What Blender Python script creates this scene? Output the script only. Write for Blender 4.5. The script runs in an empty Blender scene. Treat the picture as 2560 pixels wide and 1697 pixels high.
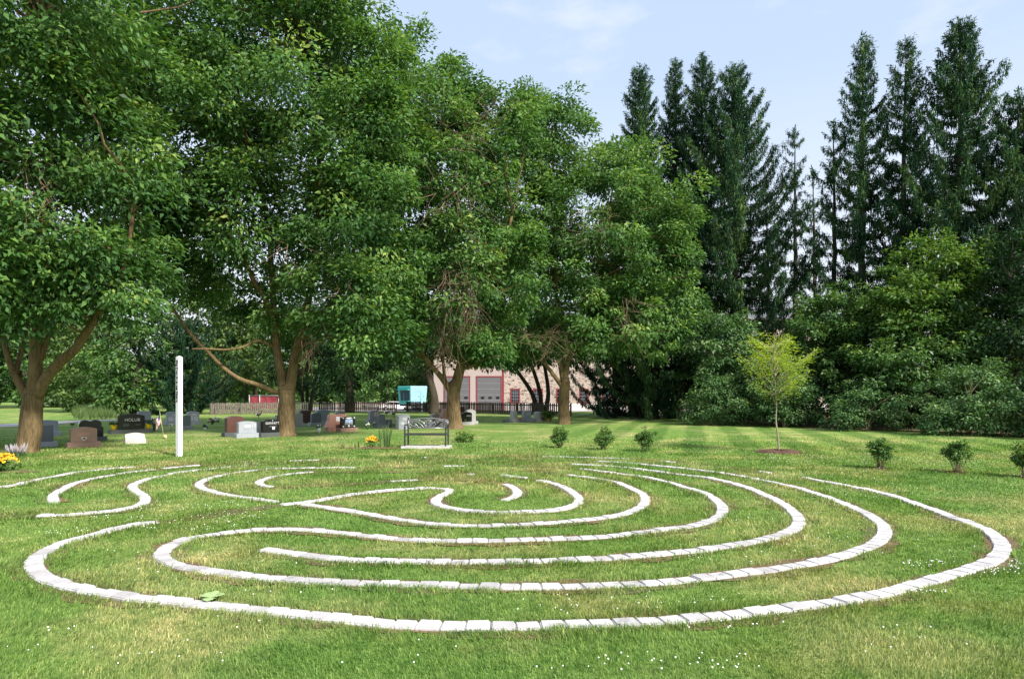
import bpy, bmesh, math, random
import numpy as np
from mathutils import Vector, Matrix
PI = math.pi
R = math.radians
rng = np.random.default_rng(7)
random.seed(7)
S = bpy.context.scene
C = S.collection

# ------------------------------------------------------------------ camera
F, HZ, EYE = 1705.0, 982.0, 1.6          # focal length and horizon row of the photograph (2560 px wide), eye height
cam_d = bpy.data.cameras.new("camera")
cam = bpy.data.objects.new("camera", cam_d)
C.objects.link(cam)
cam.location = (0, 0, EYE)
cam.rotation_euler = (R(90), 0, 0)
cam_d.sensor_width = 36.0
cam_d.lens = 36.0 * F / 2560.0
cam_d.shift_y = (HZ - 848.5) / 2560.0
cam_d.clip_start = 0.1
cam_d.clip_end = 3000
S.camera = cam

# ------------------------------------------------------------------ sky and sun
SUN_EL, SUN_AZ = R(42), R(138)           # azimuth clockwise from +Y (the view direction)
world = bpy.data.worlds.new("World")
S.world = world
world.use_nodes = True
wn = world.node_tree
wn.nodes.clear()
wo = wn.nodes.new("ShaderNodeOutputWorld")
wb = wn.nodes.new("ShaderNodeBackground")
sky = wn.nodes.new("ShaderNodeTexSky")
sky.sky_type = 'NISHITA'
sky.sun_disc = False
sky.sun_elevation = SUN_EL
sky.sun_rotation = SUN_AZ
sky.air_density = 1.0
sky.dust_density = 1.6
sky.ozone_density = 1.2
wb.inputs["Strength"].default_value = 0.135
tc = wn.nodes.new("ShaderNodeTexCoord")
sep = wn.nodes.new("ShaderNodeSeparateXYZ")
wn.links.new(tc.outputs["Generated"], sep.inputs[0])
mx = wn.nodes.new("ShaderNodeMapping")
mx.inputs["Scale"].default_value = (1.0, 1.0, 2.6)
mx.inputs["Location"].default_value = (3.1, 0.7, 0.2)
wn.links.new(tc.outputs["Generated"], mx.inputs[0])
cn = wn.nodes.new("ShaderNodeTexNoise")
cn.inputs["Scale"].default_value = 3.4
cn.inputs["Detail"].default_value = 7
cn.inputs["Roughness"].default_value = 0.58
wn.links.new(mx.outputs[0], cn.inputs["Vector"])
cr = wn.nodes.new("ShaderNodeMapRange")
cr.interpolation_type = 'SMOOTHSTEP'
cr.inputs["From Min"].default_value = 0.47
cr.inputs["From Max"].default_value = 0.72
wn.links.new(cn.outputs["Fac"], cr.inputs["Value"])
lo = wn.nodes.new("ShaderNodeMapRange")       # thicker bright cloud bank low down
lo.inputs["From Min"].default_value = 0.42
lo.inputs["From Max"].default_value = 0.08
lo.inputs["To Min"].default_value = 0.05
lo.inputs["To Max"].default_value = 0.80
wn.links.new(sep.outputs["Z"], lo.inputs["Value"])
mxx = wn.nodes.new("ShaderNodeMath"); mxx.operation = 'MAXIMUM'
sc_ = wn.nodes.new("ShaderNodeMath"); sc_.operation = 'MULTIPLY'; sc_.inputs[1].default_value = 0.6
wn.links.new(cr.outputs[0], sc_.inputs[0])
wn.links.new(sc_.outputs[0], mxx.inputs[0])
wn.links.new(lo.outputs[0], mxx.inputs[1])
cm = wn.nodes.new("ShaderNodeMix"); cm.data_type = 'RGBA'
wn.links.new(mxx.outputs[0], cm.inputs["Factor"])
hz = wn.nodes.new("ShaderNodeMix"); hz.data_type = 'RGBA'      # thin high haze that pales the blue
hz.inputs["Factor"].default_value = 0.72
wn.links.new(sky.outputs[0], hz.inputs["A"])
hz.inputs["B"].default_value = (3.35, 4.15, 5.3, 1)
wn.links.new(hz.outputs["Result"], cm.inputs["A"])
cm.inputs["B"].default_value = (5.0, 5.1, 5.35, 1)
wn.links.new(cm.outputs["Result"], wb.inputs["Color"])
wn.links.new(wb.outputs[0], wo.inputs["Surface"])

sun_d = bpy.data.lights.new("sun", 'SUN')
sun = bpy.data.objects.new("sun", sun_d)
C.objects.link(sun)
sun_d.energy = 4.8
sun_d.angle = R(5)
sun_d.color = (1.0, 0.95, 0.86)
sdir = Vector((math.sin(SUN_AZ) * math.cos(SUN_EL), math.cos(SUN_AZ) * math.cos(SUN_EL), math.sin(SUN_EL)))
sun.rotation_euler = sdir.to_track_quat('Z', 'Y').to_euler()
sun.location = (20, -20, 40)

S.view_settings.view_transform = 'Standard'
S.view_settings.look = 'None'
S.view_settings.exposure = 0.66
S.view_settings.gamma = 1.0
S.cycles.max_bounces = 7
S.cycles.diffuse_bounces = 3
S.cycles.transmission_bounces = 4
S.cycles.use_adaptive_sampling = True

# ------------------------------------------------------------------ helpers
def ground_pt(u, v):
    """point of level ground seen at a place in the photograph"""
    d = F * EYE / (v - HZ)
    return (u - 1280.0) * d / F, d

def at(u, v, d):
    return Vector(((u - 1280.0) * d / F, d, EYE - (v - HZ) * d / F))

def smooth(a, b, x):
    t = np.clip((np.asarray(x, float) - a) / (b - a), 0, 1)
    return t * t * (3 - 2 * t)

def terrain(x, y):
    x = np.asarray(x, float); y = np.asarray(y, float)
    drop = -0.85 * smooth(60, 76, y) * smooth(-0.42, -0.30, x / np.maximum(y, 1.0))
    return drop

def tag(o, label=None, cat=None, group=None, kind=None):
    if label: o["label"] = label
    if cat: o["category"] = cat
    if group: o["group"] = group
    if kind: o["kind"] = kind
    return o

def empty(name, loc=(0, 0, 0), rz=0.0):
    o = bpy.data.objects.new(name, None)
    o.empty_display_size = 0.3
    o.location = loc
    o.rotation_euler = (0, 0, rz)
    C.objects.link(o)
    return o

def link(name, me, parent=None):
    o = bpy.data.objects.new(name, me)
    C.objects.link(o)
    if parent: o.parent = parent
    return o

def copy_tree(o, parent=None):
    c = o.copy()
    C.objects.link(c)
    if parent: c.parent = parent
    for ch in list(o.children): copy_tree(ch, c)
    return c

class MB:
    """collects shapes; build() links them as one mesh object"""
    def __init__(s): s.v = []; s.f = []; s.m = []; s.sm = []
    def add(s, vs, fs, m=0, smooth_=False):
        n = len(s.v)
        s.v += [tuple(p) for p in vs]
        for f in fs:
            s.f.append(tuple(i + n for i in f)); s.m.append(m); s.sm.append(smooth_)
        return s
    def box(s, c, d, rz=0.0, m=0, bev=0.0):
        x, y, z = d[0] / 2, d[1] / 2, d[2] / 2
        if bev <= 0:
            vs = [(-x, -y, -z), (x, -y, -z), (x, y, -z), (-x, y, -z), (-x, -y, z), (x, -y, z), (x, y, z), (-x, y, z)]
            fs = [(0, 3, 2, 1), (4, 5, 6, 7), (0, 1, 5, 4), (1, 2, 6, 5), (2, 3, 7, 6), (3, 0, 4, 7)]
        else:
            bm = bmesh.new()
            bmesh.ops.create_cube(bm, size=1.0)
            for v in bm.verts: v.co = Vector((v.co.x * d[0], v.co.y * d[1], v.co.z * d[2]))
            bmesh.ops.bevel(bm, geom=bm.edges[:], offset=bev, segments=2, affect='EDGES')
            bm.verts.ensure_lookup_table()
            vs = [tuple(v.co) for v in bm.verts]
            fs = [tuple(v.index for v in f.verts) for f in bm.faces]
            bm.free()
        ca, sa = math.cos(rz), math.sin(rz)
        vs = [(c[0] + p[0] * ca - p[1] * sa, c[1] + p[0] * sa + p[1] * ca, c[2] + p[2]) for p in vs]
        return s.add(vs, fs, m)
    def tube(s, pts, rad, n=8, m=0, flat=1.0):
        pts = [Vector(p) for p in pts]
        if not hasattr(rad, '__len__'): rad = [rad] * len(pts)
        vs = []; fs = []
        prev = None
        for i, p in enumerate(pts):
            t = (pts[min(i + 1, len(pts) - 1)] - pts[max(i - 1, 0)])
            t = t.normalized() if t.length > 1e-9 else Vector((0, 0, 1))
            if prev is None:
                a = Vector((1, 0, 0)) if abs(t.x) < 0.9 else Vector((0, 1, 0))
                nx = t.cross(a).normalized()
            else:
                nx = (prev - t * prev.dot(t))
                nx = nx.normalized() if nx.length > 1e-6 else t.orthogonal().normalized()
            prev = nx
            by = t.cross(nx)
            for k in range(n):
                a = 2 * PI * k / n
                vs.append(p + nx * (math.cos(a) * rad[i]) + by * (math.sin(a) * rad[i] * flat))
        for i in range(len(pts) - 1):
            for k in range(n):
                a, b = i * n + k, i * n + (k + 1) % n
                fs.append((a, b, b + n, a + n))
        fs.append(tuple(range(n - 1, -1, -1)))
        fs.append(tuple(range((len(pts) - 1) * n, len(pts) * n)))
        return s.add(vs, fs, m, True)
    def prism(s, out, y0, y1, m=0):
        """outline in the x-z plane, pushed from y0 to y1"""
        n = len(out)
        vs = [(p[0], y0, p[1]) for p in out] + [(p[0], y1, p[1]) for p in out]
        fs = [tuple(range(n)), tuple(range(2 * n - 1, n - 1, -1))]
        for i in range(n):
            j = (i + 1) % n
            fs.append((i, i + n, j + n, j))
        return s.add(vs, fs, m)
    def build(s, name, mats, parent=None, bevel=0.0, disp=None):
        me = bpy.data.meshes.new(name)
        me.from_pydata(s.v, [], s.f)
        if not isinstance(mats, (list, tuple)): mats = [mats]
        for m in mats: me.materials.append(m)
        me.polygons.foreach_set("material_index", s.m)
        me.polygons.foreach_set("use_smooth", s.sm)
        me.update()
        if bevel > 0:
            bm = bmesh.new(); bm.from_mesh(me)
            bmesh.ops.recalc_face_normals(bm, faces=bm.faces[:])
            ed = [e for e in bm.edges if len(e.link_faces) == 2 and e.calc_face_angle(0) > 0.5]
            bmesh.ops.bevel(bm, geom=ed, offset=bevel, segments=2, affect='EDGES', clamp_overlap=True)
            bm.to_mesh(me); bm.free()
        return link(name, me, parent)

def np_mesh(name, V, FACES, mats, parent=None, tone=None, nper=4, smooth_=False):
    """V (n,3), FACES (k,nper) arrays -> object, quickly"""
    me = bpy.data.meshes.new(name)
    nv, nf = len(V), len(FACES)
    me.vertices.add(nv)
    me.vertices.foreach_set("co", np.ascontiguousarray(V, dtype=np.float32).ravel())
    me.loops.add(nf * nper)
    me.loops.foreach_set("vertex_index", np.ascontiguousarray(FACES, dtype=np.int32).ravel())
    me.polygons.add(nf)
    me.polygons.foreach_set("loop_start", np.arange(0, nf * nper, nper, dtype=np.int32))
    me.polygons.foreach_set("loop_total", np.full(nf, nper, dtype=np.int32))
    if smooth_: me.polygons.foreach_set("use_smooth", np.ones(nf, dtype=bool))
    for m in (mats if isinstance(mats, (list, tuple)) else [mats]): me.materials.append(m)
    if tone is not None:
        a = me.attributes.new("tone", 'FLOAT', 'POINT')
        a.data.foreach_set("value", np.ascontiguousarray(tone, dtype=np.float32))
    me.update(calc_edges=True)
    return link(name, me, parent)

def unit(a):
    return a / np.maximum(np.linalg.norm(a, axis=1, keepdims=True), 1e-9)

def leaf_mesh(P, D, N, L, W, droop=0.25):
    """kite shaped leaves: base P, direction D, face normal N"""
    D = unit(D); N = unit(N - D * np.sum(N * D, axis=1, keepdims=True)); B = np.cross(D, N)
    L = L[:, None]; W = W[:, None]
    V = np.empty((len(P), 4, 3))
    V[:, 0] = P
    V[:, 1] = P + D * L * 0.45 + B * W * 0.5 + N * W * 0.12
    V[:, 2] = P + D * L - N * L * droop
    V[:, 3] = P + D * L * 0.45 - B * W * 0.5 + N * W * 0.12
    Fc = np.arange(len(P) * 4).reshape(-1, 4)
    return V.reshape(-1, 3), Fc

# ------------------------------------------------------------------ materials
def new_mat(name):
    m = bpy.data.materials.new(name)
    m.use_nodes = True
    nt = m.node_tree
    b = nt.nodes["Principled BSDF"]
    return m, nt, b

def node(nt, kind, **kw):
    n = nt.nodes.new("ShaderNode" + kind)
    for k, v in kw.items(): setattr(n, k, v)
    return n

def objpos(nt):
    return node(nt, "TexCoord").outputs["Object"]

def ramp(nt, fac, stops):
    r = node(nt, "ValToRGB")
    e = r.color_ramp.elements
    while len(e) > len(stops): e.remove(e[-1])
    while len(e) < len(stops): e.new(0.5)
    for el, (p, c) in zip(e, stops):
        el.position = p; el.color = (*c, 1)
    nt.links.new(fac, r.inputs[0])
    return r.outputs[0]

def noise(nt, vec, scale, detail=4, rough=0.55):
    n = node(nt, "TexNoise")
    n.inputs["Scale"].default_value = scale
    n.inputs["Detail"].default_value = detail
    n.inputs["Roughness"].default_value = rough
    if vec is not None: nt.links.new(vec, n.inputs["Vector"])
    return n.outputs["Fac"]

def mixc(nt, fac, a, b, mode='MIX'):
    n = node(nt, "Mix", data_type='RGBA', blend_type=mode)
    for s, i in ((fac, "Factor"), (a, "A"), (b, "B")):
        if isinstance(s, (int, float)): n.inputs[i].default_value = s
        elif isinstance(s, tuple): n.inputs[i].default_value = (*s, 1)
        else: nt.links.new(s, n.inputs[i])
    return n.outputs["Result"]

def bump(nt, b, h, strength=0.3, dist=0.02):
    n = node(nt, "Bump")
    n.inputs["Strength"].default_value = strength
    n.inputs["Distance"].default_value = dist
    nt.links.new(h, n.inputs["Height"])
    nt.links.new(n.outputs[0], b.inputs["Normal"])

def plain(name, col, rough=0.6, metal=0.0, spec=0.5, var=0.12, scale=9.0):
    m, nt, b = new_mat(name)
    f = noise(nt, objpos(nt), scale, 5)
    lo_ = tuple(c * (1 - var) for c in col); hi = tuple(min(1, c * (1 + var)) for c in col)
    nt.links.new(ramp(nt, f, [(0.3, lo_), (0.7, hi)]), b.inputs["Base Color"])
    b.inputs["Roughness"].default_value = rough
    b.inputs["Metallic"].default_value = metal
    b.inputs["Specular IOR Level"].default_value = spec
    return m

def granite(name, col, rough=0.45, speck=0.35):
    m, nt, b = new_mat(name)
    p = objpos(nt)
    f = noise(nt, p, 90, 3, 0.7)
    g = noise(nt, p, 4, 4)
    c1 = ramp(nt, f, [(0.32, tuple(c * (1 - speck) for c in col)), (0.5, col), (0.68, tuple(min(1, c * (1 + speck)) for c in col))])
    c2 = mixc(nt, 0.35, c1, ramp(nt, g, [(0.3, tuple(c * 0.75 for c in col)), (0.7, tuple(min(1, c * 1.15) for c in col))]))
    nt.links.new(c2, b.inputs["Base Color"])
    b.inputs["Roughness"].default_value = rough
    bump(nt, b, f, 0.15, 0.004)
    return m

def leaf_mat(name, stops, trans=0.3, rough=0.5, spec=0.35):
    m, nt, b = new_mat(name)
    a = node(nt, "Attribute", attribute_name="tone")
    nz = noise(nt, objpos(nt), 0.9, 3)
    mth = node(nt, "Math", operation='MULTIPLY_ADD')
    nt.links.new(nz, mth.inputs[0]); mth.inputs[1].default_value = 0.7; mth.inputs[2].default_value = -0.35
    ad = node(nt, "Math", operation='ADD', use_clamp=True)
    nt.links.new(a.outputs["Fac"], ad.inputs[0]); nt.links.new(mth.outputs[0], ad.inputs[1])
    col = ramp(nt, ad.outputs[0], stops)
    nt.links.new(col, b.inputs["Base Color"])
    b.inputs["Roughness"].default_value = rough
    b.inputs["Specular IOR Level"].default_value = spec
    t = node(nt, "BsdfTranslucent")
    tcol = mixc(nt, 1.0, col, (1.25, 1.3, 0.5), 'MULTIPLY')
    nt.links.new(tcol, t.inputs["Color"])
    ms = node(nt, "MixShader")
    ms.inputs[0].default_value = trans
    nt.links.new(b.outputs[0], ms.inputs[1]); nt.links.new(t.outputs[0], ms.inputs[2])
    nt.links.new(ms.outputs[0], nt.nodes["Material Output"].inputs["Surface"])
    return m

def bark_mat(name, c0, c1, scale=1.0):
    m, nt, b = new_mat(name)
    mp = node(nt, "Mapping")
    mp.inputs["Scale"].default_value = (22 * scale, 22 * scale, 3.2 * scale)
    nt.links.new(objpos(nt), mp.inputs[0])
    f = noise(nt, mp.outputs[0], 1.0, 6, 0.65)
    g = noise(nt, objpos(nt), 1.3, 3)
    col = mixc(nt, 0.4, ramp(nt, f, [(0.38, c0), (0.6, c1)]), ramp(nt, g, [(0.35, c0), (0.65, c1)]))
    nt.links.new(col, b.inputs["Base Color"])
    b.inputs["Roughness"].default_value = 0.9
    b.inputs["Specular IOR Level"].default_value = 0.2
    bump(nt, b, f, 0.9, 0.03)
    return m

def lawn_colour(nt):
    """turf colour from world position: lush and dry patches, mowing stripes on the far right"""
    g = node(nt, "NewGeometry").outputs["Position"]
    n1 = noise(nt, g, 0.55, 4, 0.6)
    n2 = noise(nt, g, 2.3, 4, 0.65)
    n3 = noise(nt, g, 0.13, 2)
    lush = ramp(nt, n2, [(0.3, (0.115, 0.225, 0.046)), (0.7, (0.195, 0.305, 0.080))])
    dry = ramp(nt, n2, [(0.3, (0.330, 0.335, 0.135)), (0.7, (0.470, 0.425, 0.215))])
    mid = ramp(nt, n1, [(0.3, (0.168, 0.270, 0.062)), (0.7, (0.262, 0.332, 0.102))])
    c = mixc(nt, ramp(nt, n3, [(0.40, (0, 0, 0)), (0.60, (1, 1, 1))]), lush, mid)
    c = mixc(nt, ramp(nt, n1, [(0.475, (0, 0, 0)), (0.68, (0.88, 0.88, 0.88))]), c, dry)
    n4 = noise(nt, g, 8.5, 3, 0.6)
    c = mixc(nt, 1.0, c, ramp(nt, n4, [(0.32, (0.62, 0.72, 0.60)), (0.52, (1.0, 1.0, 1.0)), (0.70, (1.22, 1.14, 1.15))]), 'MULTIPLY')
    # mowing stripes: light off the leaning grass put into the colour
    sp = node(nt, "SeparateXYZ"); nt.links.new(g, sp.inputs[0])
    w = node(nt, "TexWave", wave_type='BANDS', bands_direction='X')
    mp = node(nt, "Mapping"); mp.inputs["Rotation"].default_value = (0, 0, R(15)); nt.links.new(g, mp.inputs[0])
    nt.links.new(mp.outputs[0], w.inputs["Vector"])
    w.inputs["Scale"].default_value = 0.21; w.inputs["Distortion"].default_value = 0.6; w.inputs["Detail"].default_value = 1
    far = node(nt, "MapRange"); far.inputs["From Min"].default_value = 15.5; far.inputs["From Max"].default_value = 19
    nt.links.new(sp.outputs["Y"], far.inputs["Value"])
    rgt = node(nt, "MapRange"); rgt.inputs["From Min"].default_value = 0; rgt.inputs["From Max"].default_value = 5
    nt.links.new(sp.outputs["X"], rgt.inputs["Value"])
    k = node(nt, "Math", operation='MULTIPLY'); nt.links.new(far.outputs[0], k.inputs[0]); nt.links.new(rgt.outputs[0], k.inputs[1])
    st = ramp(nt, w.outputs["Fac"], [(0.3, (0.70, 0.80, 0.70)), (0.7, (1.20, 1.14, 1.16))])
    return mixc(nt, k.outputs[0], c, mixc(nt, 1.0, c, st, 'MULTIPLY')), g

M = {}
def build_materials():
    # lawn ground sheet
    m, nt, b = new_mat("turf")
    c, g = lawn_colour(nt)
    fine = noise(nt, g, 38, 4, 0.7)
    c = mixc(nt, 1.0, c, ramp(nt, fine, [(0.25, (0.55, 0.6, 0.5)), (0.75, (1.25, 1.25, 1.2))]), 'MULTIPLY')
    nt.links.new(c, b.inputs["Base Color"]); b.inputs["Roughness"].default_value = 0.95
    b.inputs["Specular IOR Level"].default_value = 0.1
    bump(nt, b, fine, 0.7, 0.05)
    M["turf"] = m
    # soil showing under the near grass
    m, nt, b = new_mat("soil")
    g = node(nt, "NewGeometry").outputs["Position"]
    f = noise(nt, g, 30, 6, 0.7); f2 = noise(nt, g, 1.6, 3)
    c = mixc(nt, ramp(nt, f2, [(0.4, (0, 0, 0)), (0.6, (1, 1, 1))]),
             ramp(nt, f, [(0.3, (0.07, 0.042, 0.024)), (0.55, (0.21, 0.115, 0.058)), (0.75, (0.42, 0.29, 0.17))]),
             ramp(nt, f, [(0.3, (0.045, 0.04, 0.025)), (0.55, (0.13, 0.105, 0.05)), (0.75, (0.33, 0.27, 0.15))]))
    nt.links.new(c, b.inputs["Base Color"]); b.inputs["Roughness"].default_value = 1.0
    bump(nt, b, f, 0.8, 0.03)
    M["soil"] = m
    # grass blades
    m, nt, b = new_mat("grass_blade")
    c, g = lawn_colour(nt)
    a = node(nt, "Attribute", attribute_name="tone")
    c = mixc(nt, 1.0, c, ramp(nt, a.outputs["Fac"], [(0.0, (0.45, 0.55, 0.45)), (0.45, (0.95, 1.0, 0.9)), (0.85, (1.45, 1.35, 1.15)), (1.0, (2.3, 1.75, 2.4))]), 'MULTIPLY')
    nt.links.new(c, b.inputs["Base Color"]); b.inputs["Roughness"].default_value = 0.55
    b.inputs["Specular IOR Level"].default_value = 0.3
    t = node(nt, "BsdfTranslucent"); nt.links.new(mixc(nt, 1.0, c, (1.2, 1.25, 0.6), 'MULTIPLY'), t.inputs["Color"])
    ms = node(nt, "MixShader"); ms.inputs[0].default_value = 0.35
    nt.links.new(b.outputs[0], ms.inputs[1]); nt.links.new(t.outputs[0], ms.inputs[2])
    nt.links.new(ms.outputs[0], nt.nodes["Material Output"].inputs["Surface"])
    M["blade"] = m
    # concrete edging blocks
    m, nt, b = new_mat("edging_concrete")
    oi = node(nt, "ObjectInfo")
    g = node(nt, "NewGeometry").outputs["Position"]
    f = noise(nt, g, 55, 5, 0.7); f2 = noise(nt, g, 7, 4)
    c = ramp(nt, f2, [(0.25, (0.25, 0.238, 0.232)), (0.42, (0.50, 0.482, 0.482)), (0.8, (0.58, 0.56, 0.56))])
    c = mixc(nt, 1.0, c, ramp(nt, f, [(0.3, (0.84, 0.83, 0.82)), (0.6, (1.03, 1.03, 1.03))]), 'MULTIPLY')
    c = mixc(nt, 1.0, c, ramp(nt, oi.outputs["Random"], [(0.0, (0.74, 0.73, 0.73)), (0.4, (0.97, 0.96, 0.96)), (1.0, (1.06, 1.05, 1.05))]), 'MULTIPLY')
    nt.links.new(c, b.inputs["Base Color"]); b.inputs["Roughness"].default_value = 0.85
    bump(nt, b, f, 0.35, 0.006)
    M["block"] = m
    M["ash"] = leaf_mat("ash_leaves", [(0.0, (0.030, 0.080, 0.025)), (0.4, (0.078, 0.175, 0.046)), (0.75, (0.165, 0.285, 0.070)), (1.0, (0.350, 0.430, 0.110))], 0.32, 0.50, 0.22)
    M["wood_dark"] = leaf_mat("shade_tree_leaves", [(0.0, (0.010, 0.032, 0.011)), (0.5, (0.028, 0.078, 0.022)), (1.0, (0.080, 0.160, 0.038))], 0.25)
    M["wood_mid"] = leaf_mat("wood_leaves", [(0.0, (0.028, 0.075, 0.020)), (0.5, (0.080, 0.175, 0.042)), (1.0, (0.200, 0.290, 0.070))], 0.3)
    M["wood_light"] = leaf_mat("pale_tree_leaves", [(0.0, (0.035, 0.075, 0.018)), (0.5, (0.095, 0.165, 0.040)), (1.0, (0.200, 0.270, 0.085))], 0.3)
    M["spruce"] = leaf_mat("spruce_needles", [(0.0, (0.013, 0.038, 0.022)), (0.45, (0.034, 0.088, 0.038)), (0.8, (0.090, 0.165, 0.052)), (1.0, (0.170, 0.245, 0.065))], 0.15, 0.75, 0.08)
    M["bush"] = leaf_mat("bush_leaves", [(0.0, (0.030, 0.082, 0.028)), (0.5, (0.088, 0.185, 0.060)), (1.0, (0.230, 0.330, 0.130))], 0.25)
    M["limetree"] = leaf_mat("yellow_green_leaves", [(0.0, (0.045, 0.11, 0.02)), (0.5, (0.110, 0.215, 0.036)), (1.0, (0.27, 0.36, 0.07))], 0.35)
    M["locust"] = leaf_mat("locust_leaves", [(0.0, (0.16, 0.27, 0.03)), (0.5, (0.31, 0.43, 0.045)), (1.0, (0.56, 0.62, 0.09))], 0.4)
    M["shrub"] = leaf_mat("shrub_leaves", [(0.0, (0.045, 0.115, 0.028)), (0.5, (0.110, 0.220, 0.050)), (1.0, (0.300, 0.390, 0.110))], 0.3)
    M["reed"] = leaf_mat("iris_leaves", [(0.0, (0.06, 0.13, 0.04)), (0.5, (0.12, 0.21, 0.07)), (1.0, (0.28, 0.34, 0.14))], 0.3)
    M["tallgrass"] = leaf_mat("meadow_grass", [(0.0, (0.06, 0.11, 0.03)), (0.5, (0.11, 0.17, 0.05)), (1.0, (0.2, 0.24, 0.1))], 0.3)
    M["bark"] = bark_mat("ash_bark", (0.070, 0.047, 0.022), (0.235, 0.165, 0.085))
    M["bark_dark"] = bark_mat("dark_bark", (0.030, 0.024, 0.017), (0.090, 0.072, 0.052))
    M["bark_pale"] = bark_mat("young_bark", (0.22, 0.18, 0.13), (0.42, 0.36, 0.27), 3)
    M["stem"] = plain("shrub_stems", (0.20, 0.15, 0.09), 0.9)
    M["twig"] = plain("dead_twigs", (0.22, 0.15, 0.095), 0.95, var=0.35, scale=3)
    M["g_grey"] = granite("grey_granite", (0.33, 0.35, 0.385))
    M["g_pale"] = granite("pale_granite", (0.40, 0.39, 0.39))
    M["g_blue"] = granite("slate_blue_granite", (0.26, 0.295, 0.365))
    M["g_dark"] = granite("charcoal_granite", (0.11, 0.13, 0.16), 0.35)
    M["g_green"] = granite("green_grey_granite", (0.15, 0.19, 0.20), 0.4)
    M["g_pink"] = granite("pink_granite", (0.27, 0.165, 0.118))
    M["g_rose"] = granite("rose_granite", (0.38, 0.19, 0.145))
    M["g_brown"] = granite("mahogany_granite", (0.105, 0.050, 0.040), 0.3)
    M["g_black"] = granite("polished_black_granite", (0.012, 0.013, 0.014), 0.14, 0.2)
    M["g_rough"] = granite("rough_sawn_black_granite", (0.075, 0.085, 0.085), 0.7)
    M["g_white"] = granite("white_marble", (0.47, 0.44, 0.40), 0.5, 0.12)
    M["letter"] = plain("pale_engraving", (0.62, 0.62, 0.63), 0.7)
    M["letter_soft"] = plain("soft_engraving", (0.30, 0.30, 0.32), 0.8)
    M["panel"] = plain("frosted_panel", (0.50, 0.50, 0.55), 0.8)
    M["ink"] = plain("black_lettering", (0.012, 0.012, 0.016), 0.6)
    M["ink_grey"] = plain("grey_lettering", (0.42, 0.42, 0.42), 0.6)
    M["white"] = plain("white_paint", (0.74, 0.74, 0.76), 0.45, var=0.03)
    M["offwhite"] = plain("white_plastic", (0.70, 0.69, 0.66), 0.5, var=0.05)
    M["iron"] = plain("black_bench_iron", (0.035, 0.037, 0.042), 0.30, 0.0, 0.7)
    M["pewter"] = plain("pewter_bench_panel", (0.27, 0.265, 0.28), 0.32, 0.5, 0.6)
    M["slab"] = plain("bench_slab_concrete", (0.50, 0.475, 0.46), 0.9, var=0.10, scale=12)
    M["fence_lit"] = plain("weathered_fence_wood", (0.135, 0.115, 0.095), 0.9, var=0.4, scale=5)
    M["fence_backlit"] = plain("backlit_fence_wood", (0.060, 0.044, 0.036), 0.9, var=0.4, scale=5)  # fence seen against the light, its shade put into the wood colour
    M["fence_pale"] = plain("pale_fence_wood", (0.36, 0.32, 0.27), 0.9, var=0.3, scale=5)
    M["red_cloth"] = plain("red_screen_cloth", (0.25, 0.034, 0.048), 0.8)
    M["steel"] = plain("galvanised_steel", (0.36, 0.37, 0.39), 0.45, 0.4)
    M["teal"] = plain("turquoise_paint", (0.060, 0.44, 0.42), 0.4, var=0.08, scale=3)
    M["paleblue"] = plain("pale_blue_paint", (0.25, 0.43, 0.47), 0.4, var=0.10, scale=2)
    M["darkblue"] = plain("dark_blue_interior", (0.008, 0.035, 0.065), 0.5)
    M["glassdark"] = plain("dark_window_glass", (0.012, 0.012, 0.015), 0.08, 0, 0.8)
    M["tyre"] = plain("black_rubber", (0.02, 0.02, 0.02), 0.85)
    M["carwhite"] = plain("white_car_paint", (0.72, 0.70, 0.70), 0.25, var=0.03)
    M["red_trim"] = plain("red_painted_trim", (0.20, 0.018, 0.028), 0.6)
    M["stucco"] = plain("pink_stucco", (0.36, 0.295, 0.265), 0.95, var=0.05)
    M["garage"] = plain("grey_garage_door", (0.105, 0.103, 0.105), 0.6, var=0.05)
    M["wains"] = plain("pale_siding", (0.60, 0.53, 0.50), 0.8, var=0.06)
    M["slate"] = plain("grey_roof_slate", (0.13, 0.135, 0.15), 0.8, var=0.2, scale=3)
    M["asphalt"] = plain("pale_asphalt", (0.36, 0.34, 0.35), 0.95, var=0.1, scale=2)
    M["lot"] = plain("parking_asphalt", (0.34, 0.31, 0.30), 0.95, var=0.1, scale=1)
    M["weed"] = plain("pale_weed_leaf", (0.30, 0.42, 0.17), 0.7)
    M["mulch"] = plain("bark_mulch", (0.095, 0.048, 0.033), 1.0, var=0.6, scale=28)
    M["terracotta"] = plain("terracotta", (0.46, 0.24, 0.12), 0.8)
    M["yellow_pot"] = plain("yellow_plastic", (0.80, 0.52, 0.02), 0.4)
    M["petal_yellow"] = plain("golden_petals", (0.86, 0.46, 0.012), 0.6, var=0.2, scale=30)
    M["petal_centre"] = plain("brown_flower_centres", (0.20, 0.06, 0.012), 0.8)
    M["petal_white"] = plain("white_petals", (0.80, 0.80, 0.76), 0.7)
    M["petal_red"] = plain("red_petals", (0.62, 0.045, 0.045), 0.6)
    M["petal_pink"] = plain("crimson_petals", (0.58, 0.045, 0.11), 0.6)
    M["petal_blue"] = plain("blue_petals", (0.10, 0.14, 0.35), 0.6)
    M["lilac"] = plain("pale_lilac_spikes", (0.34, 0.30, 0.34), 0.8, var=0.15)
    M["green_cone"] = plain("dark_green_plastic", (0.018, 0.05, 0.03), 0.5)
    M["flag_red"] = plain("flag_red_stripe", (0.42, 0.05, 0.07), 0.8)
    M["flag_white"] = plain("flag_white_stripe", (0.72, 0.68, 0.68), 0.8)
    M["flag_blue"] = plain("flag_blue_canton", (0.055, 0.065, 0.16), 0.8)
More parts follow.
